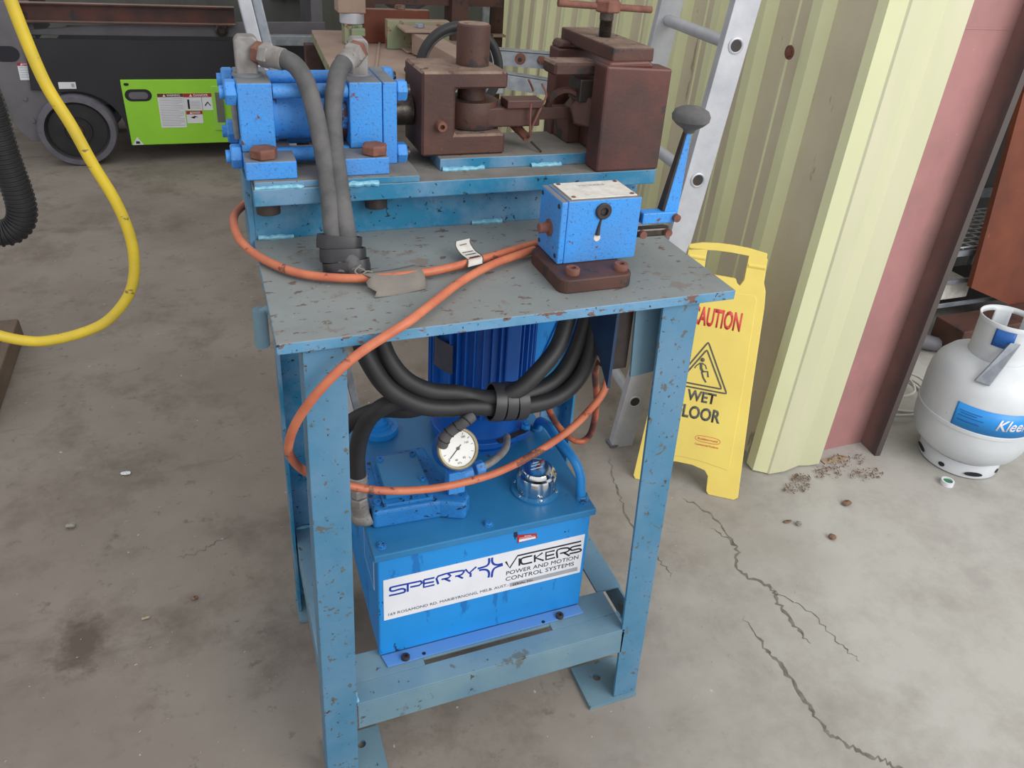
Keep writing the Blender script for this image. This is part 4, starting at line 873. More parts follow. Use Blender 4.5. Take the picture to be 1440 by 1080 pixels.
# ================================================================== ladder against the cladding
ld = thing('ladder', 'aluminium ladder leaning on the cream cladding behind the bench', 'ladder', (.98, .78, 0))
WD = V(.12, .993, 0)                         # direction of the rungs, along the wall
LN = .128                                     # lean of the stiles towards the wall per metre
def stile(o, name):
    mb = MB(); z1 = 2.6; w_ = .066; t_ = .026
    a = V(.943, .752, 0) + o; b = a + V(LN * z1, 0, z1)
    ex = V(1, -.10, 0).normalized() * w_; ey = WD * t_
    # channel section: web faces the camera, two lips behind it
    for (u0, u1, v0, v1) in ((0, 1, 0, .1), (0, .05, .1, 1), (.95, 1, .1, 1)):
        q = lambda base, u, v: base + ex * u + ey * v
        mb.hexa([q(a, u0, v0), q(a, u1, v0), q(a, u1, v1), q(a, u0, v1)], [q(b, u0, v0), q(b, u1, v0), q(b, u1, v1), q(b, u0, v1)])
    return mb.build(name, MT['alu'], ld, .0008)
LW = WD * .40
s1 = stile(V(0, 0, 0), 'stile'); s2 = stile(LW, 'stile')
for z in (.155, .478, .805, 1.130, 1.455, 1.78):
    c = V(.943 + LN * z + .033, .748, z)
    mb = MB(); mb.cyl(c + WD * .012, c + LW - WD * .0, .0155, 20); r_ = mb.build('rung', MT['alu'], ld)
    mb = MB(); d_ = V(-.12, -.993, 0); mb.lathe(c + WD * .002, [(.0195, 0), (.0195, .0035), (.0160, .0050), (.0140, .0035), (.0135, -.004)], 28, d_, False); mb.build('rung_socket', MT['alu'], r_)
    mb = MB(); mb.lathe(c + WD * .002, [(.0138, .0035), (0, .0035)], 24, d_, False); mb.build('rung_bore', MT['dark'], r_)
for o_, st_ in ((V(0, 0, 0), s1), (LW, s2)):
    mb = MB(); mb.box((.940, .750, .0005), (1.012, .785, .010)); 
    for v in mb.v: v += o_
    mb.build('foot_cap', MT['greypaint'], ld, .002)

# ================================================================== wet floor sign, folded and leaning on the cladding
OY = -.622; so_ = V(.939, .610, 0); LE = .30
su = V(math.cos(OY), math.sin(OY), 0); sn = V(-su.y, su.x, 0); sv = V(0, 0, math.cos(LE)) + sn * math.sin(LE); sN = su.cross(sv)   # sN faces the camera
sg = thing('wet_floor_sign', 'yellow folding caution wet floor sign leaning against the cream cladding', 'sign', (1.05, .55, 0))
def S(a, b, d=0): return so_ + su * a + sv * b + sN * d
def half(d, t, name):
    mb = MB()
    outline = [(.000, .010), (.006, .001), (.036, .001), (.040, .012), (.042, .050), (.060, .064), (.105, .074), (.150, .074), (.185, .066), (.196, .052), (.199, .010), (.206, .001), (.274, .001), (.284, .010),
               (.266, .30), (.256, .53), (.2515, .572), (.2435, .592), (.2420, .625), (.193, .625), (.193, .592), (.185, .576), (.178, .580), (.172, .592), (.112, .592), (.106, .580), (.098, .576), (.090, .592), (.088, .625), (.042, .625), (.040, .592), (.034, .572), (.030, .53), (.016, .30)]
    mb.prism([S(a, b, d) for a, b in outline], sN * t)
    return mb.build(name, MT['yellow'], sg, .0012)
p1 = half(-.004, .004, 'front_panel'); p2 = half(-.022, .005, 'back_panel')
mb = MB(); P = [(.052, .096), (.066, .086), (.12, .092), (.17, .090), (.243, .080), (.2475, .086), (.2425, .30), (.2335, .545), (.228, .556), (.060, .556), (.054, .545), (.052, .30)]
mb.prism([S(a, b, -.0002) for a, b in P], sN * .0016); mb.build('raised_field', MT['yellow'], p1, .0012)
mb = MB()
arc = [(.040, .662), (.070, .671), (.110, .676), (.150, .677), (.190, .6755), (.238, .669)]
inn = [(.2385, .652), (.190, .6555), (.150, .657), (.110, .656), (.075, .652), (.040, .645)]
mb.prism([S(a, b, -.020) for a, b in arc + inn], sN * .020)
mb.prism([S(a, b, -.020) for a, b in ((.040, .625), (.088, .625), (.088, .657), (.040, .655))], sN * .020); mb.prism([S(a, b, -.020) for a, b in ((.193, .625), (.242, .625), (.2415, .655), (.193, .657))], sN * .020)
mb.build('handle', MT['yellow'], sg, .0015)
for a in (.045, .197):
    mb = MB(); mb.cyl(S(a, .632, -.004), S(a + .042, .632, -.004), .0065, 14); mb.build('hinge', MT['yellow'], sg)
SGD = .0016
def stx(s, a0, a1, b, h, mat, bold=0.02, name='lettering'): text(s, name, mat, p1, S(a0, b, SGD), su, sv, h, a1 - a0, bold)
stx('CAUTION', .078, .2065, .459, .046, MT['red'], .03, 'red_lettering')
stx('WET', .1035, .1795, .2525, .0275, MT['ink'], .03); stx('FLOOR', .083, .200, .204, .0330, MT['ink'], .03)
mb = MB()
def tri(apex, rt, lf, wd):
    c = (Vector(apex) + Vector(rt) + Vector(lf)) / 3; pts = []
    Q = [Vector(apex), Vector(rt), Vector(lf)]
    for i in range(3):
        p, nx, pv = Q[i], Q[(i + 1) % 3], Q[i - 1]
        pts += [p + (pv - p).normalized() * .006, p + (c - p).normalized() * .0018, p + (nx - p).normalized() * .006]
    pts.append(pts[0]); mb.ribbon([S(p.x, p.y, SGD) for p in pts], wd, sN, .0005)
tri((.133, .416), (.204, .287), (.062, .287), .0042); tri((.133, .395), (.189, .297), (.077, .297), .0042)
mb.sphere(S(.127, .366, SGD), .0055, (1, 1, 1), 14, 8)
for pts, wd in (([(.124, .357), (.127, .342), (.133, .334)], .007), ([(.122, .356), (.114, .348), (.110, .340)], .003), ([(.127, .357), (.137, .352), (.141, .343)], .003), ([(.131, .334), (.145, .337), (.149, .322)], .0045), ([(.130, .333), (.137, .318), (.146, .307)], .0045)):
    mb.ribbon([S(a, b, SGD) for a, b in pts], wd, sN, .0005)
mb.build('slip_pictogram', MT['ink'], p1)
mb = MB(); el = []
for k in range(33):
    a = 2 * math.pi * k / 32; ca, sa = math.cos(a), math.sin(a)
    el.append(S(.178 + .033 * (abs(ca) ** .6) * (1 if ca > 0 else -1), .1525 + .0085 * (abs(sa) ** .8) * (1 if sa > 0 else -1), SGD))
mb.ribbon(el, .0011, sN, .0003); mb.build('oval_badge', MT['red'], p1)
stx('Rubbermaid', .152, .204, .1498, .0058, MT['red'], .0, 'badge_lettering'); stx('Commercial Products', .147, .209, .1335, .0048, MT['red'], 0, 'badge_lettering')

# ================================================================== gas cylinder and the roll of tape
gx, gy = 1.945, .422
gas = thing('gas_cylinder', 'white squat gas cylinder with blue label beyond the steel column', 'gas cylinder', (gx, gy, 0))
mb = MB(); mb.lathe((gx, gy, 0), [(.109, .004), (.110, .032), (.104, .045)], 48)
fr = mb.build('foot_ring', MT['gaswhite'], gas); s_ = fr.modifiers.new('s', 'SOLIDIFY'); s_.thickness = .003
for k in range(8):
    a = k * math.pi / 4 + .3; mb = MB(); c = V(gx + .1105 * math.cos(a), gy + .1105 * math.sin(a), .020)
    t = V(-math.sin(a), math.cos(a), 0); nrm = V(math.cos(a), math.sin(a), 0)
    mb.prism([c + t * (.026 * math.cos(b_)) * (1 if k % 2 else .35) + V(0, 0, .007 * math.sin(b_)) for b_ in [2 * math.pi * j / 14 for j in range(14)]], nrm * .001)
    mb.build('ring_slot', MT['blackink'], fr)
prof = [(.02, .036), (.075, .040), (.112, .052), (.138, .075), (.151, .105), (.155, .135), (.155, .168), (.1572, .170), (.1572, .180), (.155, .182), (.155, .250), (.152, .285), (.141, .315), (.120, .340), (.090, .356), (.060, .364), (.0, .366)]
mb = MB(); mb.lathe((gx, gy, 0), prof, 64); gb = mb.build('vessel', MT['gaswhite'], gas)
mb = MB(); n = 40; a0, a1 = math.radians(196), math.radians(300); vs = []
for i in range(n):
    a = a0 + (a1 - a0) * i / (n - 1)
    for z in (.183, .256): vs.append((gx + .1557 * math.cos(a), gy + .1557 * math.sin(a), z))
mb.add(vs, [(2 * i, 2 * i + 2, 2 * i + 3, 2 * i + 1) for i in range(n - 1)], True); lab = mb.build('blue_label', MT['gasblue'], gb); s_ = lab.modifiers.new('s', 'SOLIDIFY'); s_.thickness = .0006; s_.offset = 1
# lettering wrapped round the drum
def wrap_text(s, z, h, a_start, ln, mat, shear=.25, bold=.02):
    o = text(s, 'label_lettering', mat, gb, (0, 0, 0), (1, 0, 0), (0, 1, 0), h, ln, bold, shear, .0)
    base = gas.location
    for m_ in list(o.modifiers): o.modifiers.remove(m_)
    for v in o.data.vertices:
        p = v.co + base; a = a_start + p.x / .1570
        v.co = V(gx + .1574 * math.cos(a), gy + .1574 * math.sin(a), z + p.y) - base
    md = o.modifiers.new('s', 'SOLIDIFY'); md.thickness = .0004
wrap_text('Kleenheat', .205, .033, math.radians(236), .165, MT['white'])
mb = MB()
for z, aa, ab in ((.236, 200, 224), (.229, 202, 220), (.220, 200, 225), (.205, 200, 222)):
    P = [(gx + .1572 * math.cos(math.radians(a)), gy + .1572 * math.sin(math.radians(a)), z) for a in range(aa, ab, 3)]
    mb.tube(P, .0009, 6)
mb.build('print_line', MT['gasdk'], lab)
# open collar with hand holes
mb = MB(); n = 72; r0, r1 = .071, .069; z0, z1 = .352, .476; ZN = 9; vs = []; fs = []
for j in range(ZN):
    z = z0 + (z1 - z0) * j / (ZN - 1)
    for k in range(n):
        a = 2 * math.pi * k / n; r_ = r0 + (.004 if j in (0,) else 0) + (.004 if j == ZN - 1 else 0); vs.append((gx + r_ * math.cos(a), gy + r_ * math.sin(a), z))
def hole(k, j):
    d = (k * 5.0) % 360
    for c0, w_ in ((90, 24), (300, 26), (20, 14)):
        if abs((d - c0 + 180) % 360 - 180) < w_ and 4 <= j <= 6: return True
    return False
for j in range(ZN - 1):
    for k in range(n):
        if not hole(k, j): fs.append((j * n + k, j * n + (k + 1) % n, (j + 1) * n + (k + 1) % n, (j + 1) * n + k))
mb.add(vs, fs, True); co = mb.build('collar', MT['gaswhite'], gas); s_ = co.modifiers.new('s', 'SOLIDIFY'); s_.thickness = .003
mb = MB(); vs = []; n = 10
for i in range(n):
    a = math.radians(196 + 38 * i / (n - 1))
    for z in (.412, .462): vs.append((gx + .0765 * math.cos(a), gy + .0765 * math.sin(a), z))
mb.add(vs, [(2 * i, 2 * i + 2, 2 * i + 3, 2 * i + 1) for i in range(n - 1)], True); o = mb.build('blue_tag', MT['gasdk'], co); s_ = o.modifiers.new('s', 'SOLIDIFY'); s_.thickness = .001; s_.offset = 1
mb = MB(); mb.lathe((gx, gy, .366), [(.018, 0), (.0181, .02), (.012, .022), (.012, .05), (.020, .052), (.020, .062), (0, .064)], 20); vv = mb.build('valve', MT['brass'], gas)
mb = MB(); mb.cyl((gx + .01, gy, .40), (gx + .045, gy - .01, .40), .011, 16); mb.build('outlet', MT['palegreen'], vv)
# worn grey guard strip welded across collar and shoulder
A_ = math.radians(222); B_ = math.radians(238); mb = MB()
def gp3(a, r, z): return V(gx + r * math.cos(a), gy + r * math.sin(a), z)
lo_ = [gp3(math.radians(201), .140, .322), gp3(math.radians(217), .140, .322), gp3(math.radians(246), .077, .432), gp3(math.radians(226), .077, .432)]
mb.loft(lo_, [p + V(-.004, -.006, .005) for p in lo_])
mb.build('guard_strip', MT['galv'], gas, .002)
tp = thing('tape_roll', 'small white roll of tape on the floor before the gas cylinder', 'tape roll', (1.805, .330, 0))
mb = MB(); mb.lathe((1.805, .330, .0005), [(.013, 0), (.0175, 0), (.0175, .014), (.013, .014), (.013, 0)], 30); mb.build('roll', MT['white'], tp)
mb = MB(); mb.lathe((1.805, .330, .0005), [(.0128, .001), (.0128, .010), (0, .010)], 24); mb.build('core', M('green_core', (60, 130, 92), (54, 120, 84), 20, .6), tp)

# ================================================================== clutter beyond the column, seen through the doorway side
cb = thing('cable_coil', 'loose coil of white cable on the floor behind the column', 'cable', (1.98, .72, 0))
rnd = random.Random(5)
for k in range(4):
    mb = MB(); cx_, cy_, r_ = 1.98 + rnd.uniform(-.03, .03), .74 + rnd.uniform(-.03, .03), rnd.uniform(.07, .13)
    P = [(cx_ + r_ * math.cos(a) * 1.15 + .01 * math.sin(3 * a), cy_ + r_ * math.sin(a), .006 + .012 * k + .006 * math.sin(2 * a + k)) for a in [i * math.pi / 9 for i in range(19)]]
    mb.tube(catmull(P, 3), .0045, 10); mb.build('cable_turn', MT['cable'], cb)
gcw = thing('grey_pipe_fitting', 'grey plastic hose offcut behind the coil of white cable', 'hose', (2.2, .93, 0))
mb = MB(); mb.tube(catmull([(2.10, .84, .03), (2.18, .92, .06), (2.30, .97, .05), (2.40, .95, .03)], 6), .028, 16); mb.build('bent_tube', MT['greypaint'], gcw)
rp = thing('leaning_plate', 'large rust-brown steel plate leaning beyond the gas cylinder', 'steel plate', (2.9, 1.05, 0))
mb = MB(); mb.prism([(2.545, 1.0, .225), (3.10, 1.0, .001), (3.7, 1.0, .25), (3.7, 1.10, 1.4), (2.545, 1.10, 1.4)], (0, .02, 0)); mb.build('plate', MT['rustplate'], rp)
mb = MB(); mb.box((2.40, .86, .0), (3.0, .99, .13)); mb.build('bearer', MT['rust'], rp, .004)
bs = thing('wire_basket', 'grey wire mesh basket shelf seen past the column edge', 'basket', (2.6, 1.2, 0))
mb = MB()
for i in range(15): mb.cyl((2.25 + .055 * i, 1.07, .357), (2.25 + .055 * i, 1.40, .357), .0032, 8)
for i in range(10): mb.cyl((2.24, 1.07 + .0365 * i, .362), (3.03, 1.07 + .0365 * i, .362), .0032, 8)
mb.build('mesh', MT['alu'], bs)
for z0_, z1_ in ((.33, .352), (.215, .232), (.115, .130)): mb = MB(); mb.box((2.24, 1.06, z0_), (3.04, 1.068, z1_)); mb.build('shelf_front', MT['galv'], bs)
for x in (2.25, 3.02):
    for y in (1.08, 1.39): mb = MB(); mb.cyl((x, y, 0), (x, y, .355), .010, 12); mb.build('leg', MT['galv'], bs)
bx = tag(MB().box((2.40, 1.09, .131), (2.66, 1.30, .20)).build('carton', MT['paper'], None, .004), 'pale carton on the lowest level of the wire basket shelf', 'box')
mb = MB(); mb.box((2.26, 1.09, .110), (3.0, 1.37, .1145)); mb.build('shelf_board', MT['dark'], bs)
wp = tag(MB().box((2.1, 1.48, 0), (4.6, 1.9, 1.9)).build('machine_cabinet', MT['cabinet'], None, .004), 'grey-green metal cabinet standing behind the wire basket shelf', 'cabinet')
MB().box((2.1, 1.465, .385), (4.6, 1.479, .425)).build('cabinet_rail', MT['galv'], wp)

# ================================================================== scissor lift at the back left
sl = thing('scissor_lift', 'charcoal scissor lift chassis with lime green side panel', 'scissor lift', (-.2, 4.1, 0))
mb = MB(); Y = 3.75; WX, WZ, WR = -.668, .155, .182
pts = [(-.833, .632), (.60, .632), (.60, .10), (.045, .10), (.045, .435), (-.44, .435), (-.43, .085), (-.462, .085)]
arc = [(WX + .225 * math.cos(a), WZ + .225 * math.sin(a)) for a in [math.radians(d) for d in range(0, 115, 8)]]
P = [(-.833, .632), (-.846, .385), (-.765, .385)] + [p for p in arc[::-1] if p[1] > .09] + [(-.44, .09), (-.434, .10), (.60, .10), (.60, .632)]
mb.prism([(x, Y, z) for x, z in P], (0, .03, 0)); mb.build('side_cover', MT['blackpaint'], sl)
mb = MB(); mb.box((-.72, Y + .04, .30), (.6, Y + .65, .60)); mb.build('chassis_body', MT['wheel'], sl)
gp = MB(); gp.prism([(-.441, Y - .012, .437), (.12, Y - .012, .437), (.12, Y - .012, .095), (-.433, Y - .012, .095)][::1], (0, .011, 0)); gpo = gp.build('green_panel', MT['green'], sl, .003)
def stadium(cx, cz, w_, h_, y, d, name, mat, par):
    P = []; r_ = h_ / 2
    for k in range(9): a = math.radians(-90 + 22.5 * k); P.append((cx + w_ / 2 - r_ + r_ * math.cos(a), y, cz + r_ * math.sin(a)))
    for k in range(9): a = math.radians(90 + 22.5 * k); P.append((cx - w_ / 2 + r_ + r_ * math.cos(a), y, cz + r_ * math.sin(a)))
    m = MB(); m.prism(P, (0, d, 0)); return m.build(name, mat, par)
hs = stadium(-.366, .358, .128, .062, Y - .0135, .001, 'hand_slot', MT['blackink'], gpo)
stadium(-.366, .357, .092, .036, Y - .0150, .001, 'latch', MT['greypaint'], hs)
stadium(-.415, .414, .024, .014, Y - .0135, .001, 'lock_slot', MT['blackink'], gpo)
m = MB(); m.box((-.012, Y - .022, .165), (.045, Y - .013, .405)); m.build('recess_frame', M('lime_recess', (160, 220, 90), (150, 212, 80), 8, .4), gpo, .004)
m = MB(); m.box((.006, Y - .024, .21), (.045, Y - .0225, .37)); m.build('recess_dark', MT['cabinet'], gpo)
def sticker(x0, z0, x1, z1, head, ttl, par, lines, y=None, hc='redlab'):
    y = Y - .0135 if y is None else y
    m = MB(); m.box((x0, y, z0), (x1, y + .001, z1)); s = m.build('warning_sticker', MT['white'], par)
    m = MB(); m.box((x0, y - .001, z1 - head), (x1, y - .0002, z1)); m.build('sticker_header', MT[hc], s)
    if ttl: text(ttl, 'sticker_lettering', MT['white'], s, (x0 + (x1 - x0) * .36, y - .0012, z1 - head * .82), (1, 0, 0), (0, 0, 1), head * .6, (x1 - x0) * .52, .02, th=.0004)
    m = MB(); a = x0 + (x1 - x0) * .2; m.prism([(a, y - .0012, z1 - head * .85), (a + head * .8, y - .0012, z1 - head * .85), (a + head * .4, y - .0012, z1 - head * .15)], (0, -.0004, 0)); m.build('warning_triangle', MT['white'], s)
    m = MB(); zz = z1 - head - .008
    for k in range(lines):
        m.box((x0 + .006, y - .0006, zz - .0022), (x1 - .006 - (.02 if k % 4 == 3 else 0), y - .0001, zz)); zz -= (z1 - z0 - head - .012) / max(lines, 1)
    if lines: m.build('text_line', MT['greystrip'], s)
    return s
sticker(-.277, .185, -.152, .365, .018, 'WARNING', gpo, 17, hc='rustplate')
s_ = sticker(-.151, .275, -.012, .365, .020, 'DANGER', gpo, 0)
m = MB(); m.box((-.135, Y - .0148, .283), (-.125, Y - .0142, .333)); m.box((-.064, Y - .0148, .276), (-.0625, Y - .0142, .345)); m.prism([(-.052, Y - .0148, .300), (-.035, Y - .0148, .322), (-.020, Y - .0148, .300), (-.024, Y - .0148, .298), (-.035, Y - .0148, .314), (-.047, Y - .0148, .297)], (0, .0005, 0)); m.build('pictogram', MT['blackink'], s_)
m = MB()
for k in range(6): m.box((-.120, Y - .0148, .325 - .008 * k), (-.072, Y - .0142, .3235 - .008 * k)); 
m.build('text_line', MT['greystrip'], s_)
s_ = sticker(-.147, .206, -.067, .272, .018, 'DANGER', gpo, 0)
m = MB(); m.prism([(-.128, Y - .0148, .238), (-.105, Y - .0148, .246), (-.088, Y - .0148, .238), (-.104, Y - .0148, .240), (-.108, Y - .0148, .232), (-.114, Y - .0148, .232)], (0, .0005, 0)); m.build('pictogram', MT['blackink'], s_)
m = MB(); m.prism([(-.428, Y - .0135, .098), (-.376, Y - .0135, .098), (-.402, Y - .0135, .140)], (0, .001, 0)); tr = m.build('hazard_triangle', MT['white'], gpo)
m = MB(); m.prism([(-.412, Y - .015, .104), (-.392, Y - .015, .104), (-.394, Y - .015, .116), (-.410, Y - .015, .118)], (0, .001, 0)); m.build('pictogram', MT['blackink'], tr)
m = MB(); m.box((-.722, Y - .002, .392), (-.645, Y - .0002, .425)); lb2 = m.build('capacity_label', MT['white'], sl)
m = MB(); m.box((-.665, Y - .003, .400), (-.652, Y - .0021, .418)); m.build('print_block', MT['greystrip'], lb2)
# grey entry end plate at the left
m = MB(); m.prism([(-.97, Y + .032, .80), (-.84, Y + .032, .80), (-.80, Y + .032, .40), (-.72, Y + .032, .26), (-.70, Y + .032, .12), (-.90, Y + .032, .12), (-.955, Y + .032, .20), (-1.0, Y + .032, .50)], (0, .02, 0)); ep = m.build('end_plate', MT['greypaint'], sl, .004)
stadium(-.925, .555, .115, .075, Y + .0305, .001, 'hand_slot', MT['blackink'], ep).rotation_euler
for x, z in ((-.885, .338), (-.87, .225), (-.79, .345), (-.783, .31)): m = MB(); m.nut((x, Y + .0318, z), .011, .008, (0, -1, 0)); m.build('bolt', MT['greypaint'], ep)
sticker(-.888, .43, -.826, .515, .016, 'DANGER', ep, 5, Y + .030)
def wheel(x, y, nm='wheel'):
    m = MB(); m.lathe((x, y, WR), [(.150, .02), (.150, -.005), (.176, -.004), (WR, .008), (WR, .105), (.150, .11), (.150, .09)], 56, (0, 1, 0), False); wo = m.build(nm, MT['tyre'], sl)
    m = MB(); m.lathe((x, y, WR), [(0, .012), (.058, .012), (.06, .004), (.066, .004), (.068, .018), (.135, .020), (.140, .006), (.150, -.002), (.152, .02)], 56, (0, 1, 0), False); m.build('wheel_disc', MT['wheel'], wo)
    m = MB(); m.lathe((x, y, WR), [(.028, .012), (.026, -.004), (.012, -.006), (.010, -.014), (0, -.015)], 24, (0, -1, 0)) if False else m.lathe((x, y + .012, WR), [(.028, 0), (.026, .010), (.012, .012), (.010, .022), (0, .023)], 24, (0, -1, 0)); m.build('hub', MT['rust'], wo)
wheel(-.672, 3.72); wheel(-.672, 4.35); wheel(.45, 4.35); wheel(.50, 3.78)
m = MB(); m.box((-.79, 3.79, .335), (-.70, 3.80, .36)); m.cyl((-.672, 3.78, WR), (-.672, 4.4, WR), .02, 12); m.cyl((.50, 3.84, WR), (.50, 4.4, WR), .02, 12); m.build('axle', MT['greypaint'], sl)
# scissor arms above the chassis
m = MB(); m.prism([(-.83, 3.86, .633), (.62, 3.86, .633), (.62, 3.86, .72), (-.30, 3.86, .70), (-.83, 3.86, .655)], (0, .03, 0)); ar = m.build('scissor_arm', MT['greypaint'], sl, .003)
m = MB(); m.lathe((.075, 3.859, .672), [(.033, 0), (.033, .02), (.022, .022), (.020, .002), (0, .002)], 26, (0, -1, 0)); m.build('pivot', MT['greasy'], ar)
m = MB(); m.prism([(-.87, 3.90, .795), (.62, 3.90, .83), (.62, 3.90, 1.0), (-.87, 3.90, .96)], (0, .03, 0)); m.build('scissor_arm', MT['greypaint'], sl, .003)
for q_ in (-.86, .55): m = MB(); m.box((q_, 3.88, .60), (q_ + .06, 4.4, .96)); m.build('arm_mount', MT['greypaint'], sl)
# rusty beam laid on the lift deck
rb = thing('steel_beam', 'long rusty steel beam with a worn bright top edge laid across the scissor lift', 'steel beam', (-.3, 3.83, .71))
m = MB(); m.box((-1.7, 3.80, .786), (.147, 3.852, .792)); m.box((-1.7, 3.848, .70), (.147, 3.853, .786)); m.box((-1.7, 3.80, .700), (.147, 3.852, .706)); m.build('channel', [MT['rust_red'], MT['dustpink']], rb); top_mat(rb.children[0])

# grey post behind the cylinder
def lean_box(x0, x1, y0, y1, z1):       # leans to the left with height
    m = MB(); k = -.168; m.hexa([(x0, y0, 0), (x1, y0, 0), (x1, y1, 0), (x0, y1, 0)], [(x0 + k * z1, y0 - .02, z1), (x1 + k * z1, y0 - .02, z1), (x1 + k * z1, y1 - .02, z1), (x0 + k * z1, y1 - .02, z1)]); return m
post = tag(lean_box(.238, .266, 1.09, 1.14, 2.2).build('metal_post', MT['alu'], None, .003), 'tilted aluminium post behind the left elbow of the blue cylinder', 'post')
lean_box(.2665, .288, 1.095, 1.135, 2.2).build('inner_track', MT['galv'], post, .003)
# grey cabinet panels behind
cabn = thing('storage_cabinet', 'tall grey metal cabinet with upright ribs behind the rusty press', 'cabinet', (.55, 4.6, 0))
m = MB(); m.box((.63, 4.5, 0), (1.75, 4.9, 2.4)); m.box((-2.6, 4.9, 0), (.63, 4.95, 2.4)); m.build('body', MT['cabinet'], cabn)
for k in range(4): m = MB(); m.box((.43 + .06 * k, 4.83, .72), (.445 + .06 * k + .01, 4.9, 2.4)); m.build('rib', MT['galv'] if k % 2 else MT['greypaint'], cabn)
m = MB(); m.box((.62, 3.72, .60), (.80, 3.75, .66)); 
rl = tag(MB().box((.15, 3.60, .635), (.64, 3.66, .685)).build('cross_rail', MT['galv'], None, .003), 'grey steel rail running behind the post to the rusty press', 'rail')
MB().box((.60, 3.60, 0), (.64, 3.66, .635)).build('rail_leg', MT['greypaint'], rl); MB().box((.16, 3.60, 0), (.20, 3.66, .635)).build('rail_leg', MT['greypaint'], rl)

# ================================================================== rusty press behind the clevis
pr = thing('old_press', 'old rusty press with green painted angle block and dusty bed behind the bench', 'press', (.6, 1.7, 0))
m = MB(); m.prism([(.290, 1.40, .895), (.62, 1.33, .895), (.94, 1.95, .895), (.86, 2.20, .895), (.335, 2.20, .895)], (0, 0, .035)); bed = m.build('bed', [MT['palegreen'], MT['dustpink']], pr, .003); top_mat(bed)
m = MB(); m.prism([(.395, 1.375, .9305), (.402, 1.375, .9305), (.545, 2.0, .9305), (.538, 2.0, .9305)], (0, 0, .004)); m.build('bed_rib', MT['dustpink'], bed)
m = MB(); m.prism([(.288, 1.42, .60), (.300, 1.42, .60), (.300, 1.42, .895), (.288, 1.42, .895)], (0, .03, 0)); m.build('side_strip', MT['rust'], pr)
for x, y in ((.30, 2.10), (.33, 1.46), (.62, 1.46), (.82, 2.1)): m = MB(); m.box((x, y, 0), (x + .05, y + .05, .895)); m.build('leg', MT['rust'], pr, .002)
m = MB(); m.box((.38, 1.50, .2), (.80, 1.53, .60)); m.build('lower_plate', MT['rustplate'], pr)
m = MB(); m.box((.470, 1.93, .9305), (.70, 1.965, 1.040)); o = m.build('upright_plate', [MT['rustplate'], MT['dustpink']], pr, .002); top_mat(o)
m = MB(); m.box((.530, 1.82, .9305), (.740, 1.86, 1.022)); o = m.build('green_block', [MT['palegreen'], MT['dustpink']], pr, .003); top_mat(o)
m = MB(); m.nut((.60, 1.945, 1.040), .018, .014); m.build('bolt', MT['rust_dust'], pr)
m = MB(); m.prism([(.560, 1.70, 1.001), (.69, 1.70, 1.001), (.69, 1.82, 1.001), (.56, 1.82, 1.001)], (0, 0, .008)); o = m.build('fork_plate', MT['dustpink'], pr, .002)
m = MB(); m.prism([(.575, 1.74, .932), (.63, 1.74, .932), (.63, 1.82, .932), (.575, 1.82, .932)], (0, 0, .006)); m.build('fork_plate', MT['dustpink'], pr, .002)
m = MB(); m.nut((.622, 1.76, 1.009), .015, .014); m.build('bolt', MT['galv'], pr)
m = MB(); a = V(.585, 1.76, .94); 
m.hexa([(.585, 1.720, .935), (.655, 1.42, .932), (.725, 1.435, .932), (.655, 1.735, .935)], [(.585, 1.720, 1.000), (.655, 1.42, .972), (.725, 1.435, .972), (.655, 1.735, 1.000)]); m.build('swing_arm', MT['dustpink'], pr, .003)
m = MB(); m.box((.405, 1.90, .9305), (.465, 1.96, .995)); m.box((.425, 1.88, .960), (.470, 1.90, .985)); o = m.build('lock_block', MT['palegreen'], pr, .003)
m = MB(); m.cyl((.435, 1.93, .995), (.435, 1.93, 1.030), .040, 28); m.build('white_collar', MT['alu'], pr, .003)
m = MB(); m.box((.385, 1.89, 1.030), (.475, 1.97, 1.25)); m.build('ram_block', MT['dustpink'], pr, .004)
m = MB(); m.box((.48, 2.02, .9305), (.53, 2.06, 1.5)); m.box((.53, 2.03, 1.045), (1.0, 2.05, 1.075)); m.box((.80, 2.00, .9305), (.86, 2.1, 1.5)); m.build('frame', MT['rust'], pr)
m = MB(); m.lathe((.66, 2.10, 1.15), [(.05, 0), (.13, 0), (.14, .02), (.13, .04), (.05, .04), (.05, 0)], 36, (0, 1, 0)); m.build('hand_wheel', MT['greypaint'], pr)
# hose ring hung behind the clevis: a black hose curled in a loop
for dy, rr, lab_, mt_ in ((.0, .0098, 'black hose curled in a big loop behind the clevis pin', 'rubber'), (.022, .0075, 'grey-streaked inner hose curled in the loop behind the clevis pin', 'rubber_dust')):
    P = [(.50, 1.42, .945), (.49, 1.15, .955), (.46, .92, .965)]
    for i in range(25):
        a = math.radians(-115 + 320 * i / 24); R_ = .088 - dy * .6
        P.append((.466 + R_ * math.cos(a), .80 + dy, 1.066 + R_ * 1.02 * math.sin(a)))
    P = [(.42, .80 + dy, .93), ] + P + [(.40, .80 + dy, .93)] if False else P
    hose('looped_hose', [(.60, 1.3 + dy, .93)] * 0 + P, rr, MT[mt_], lab_, 'hose', n=14)
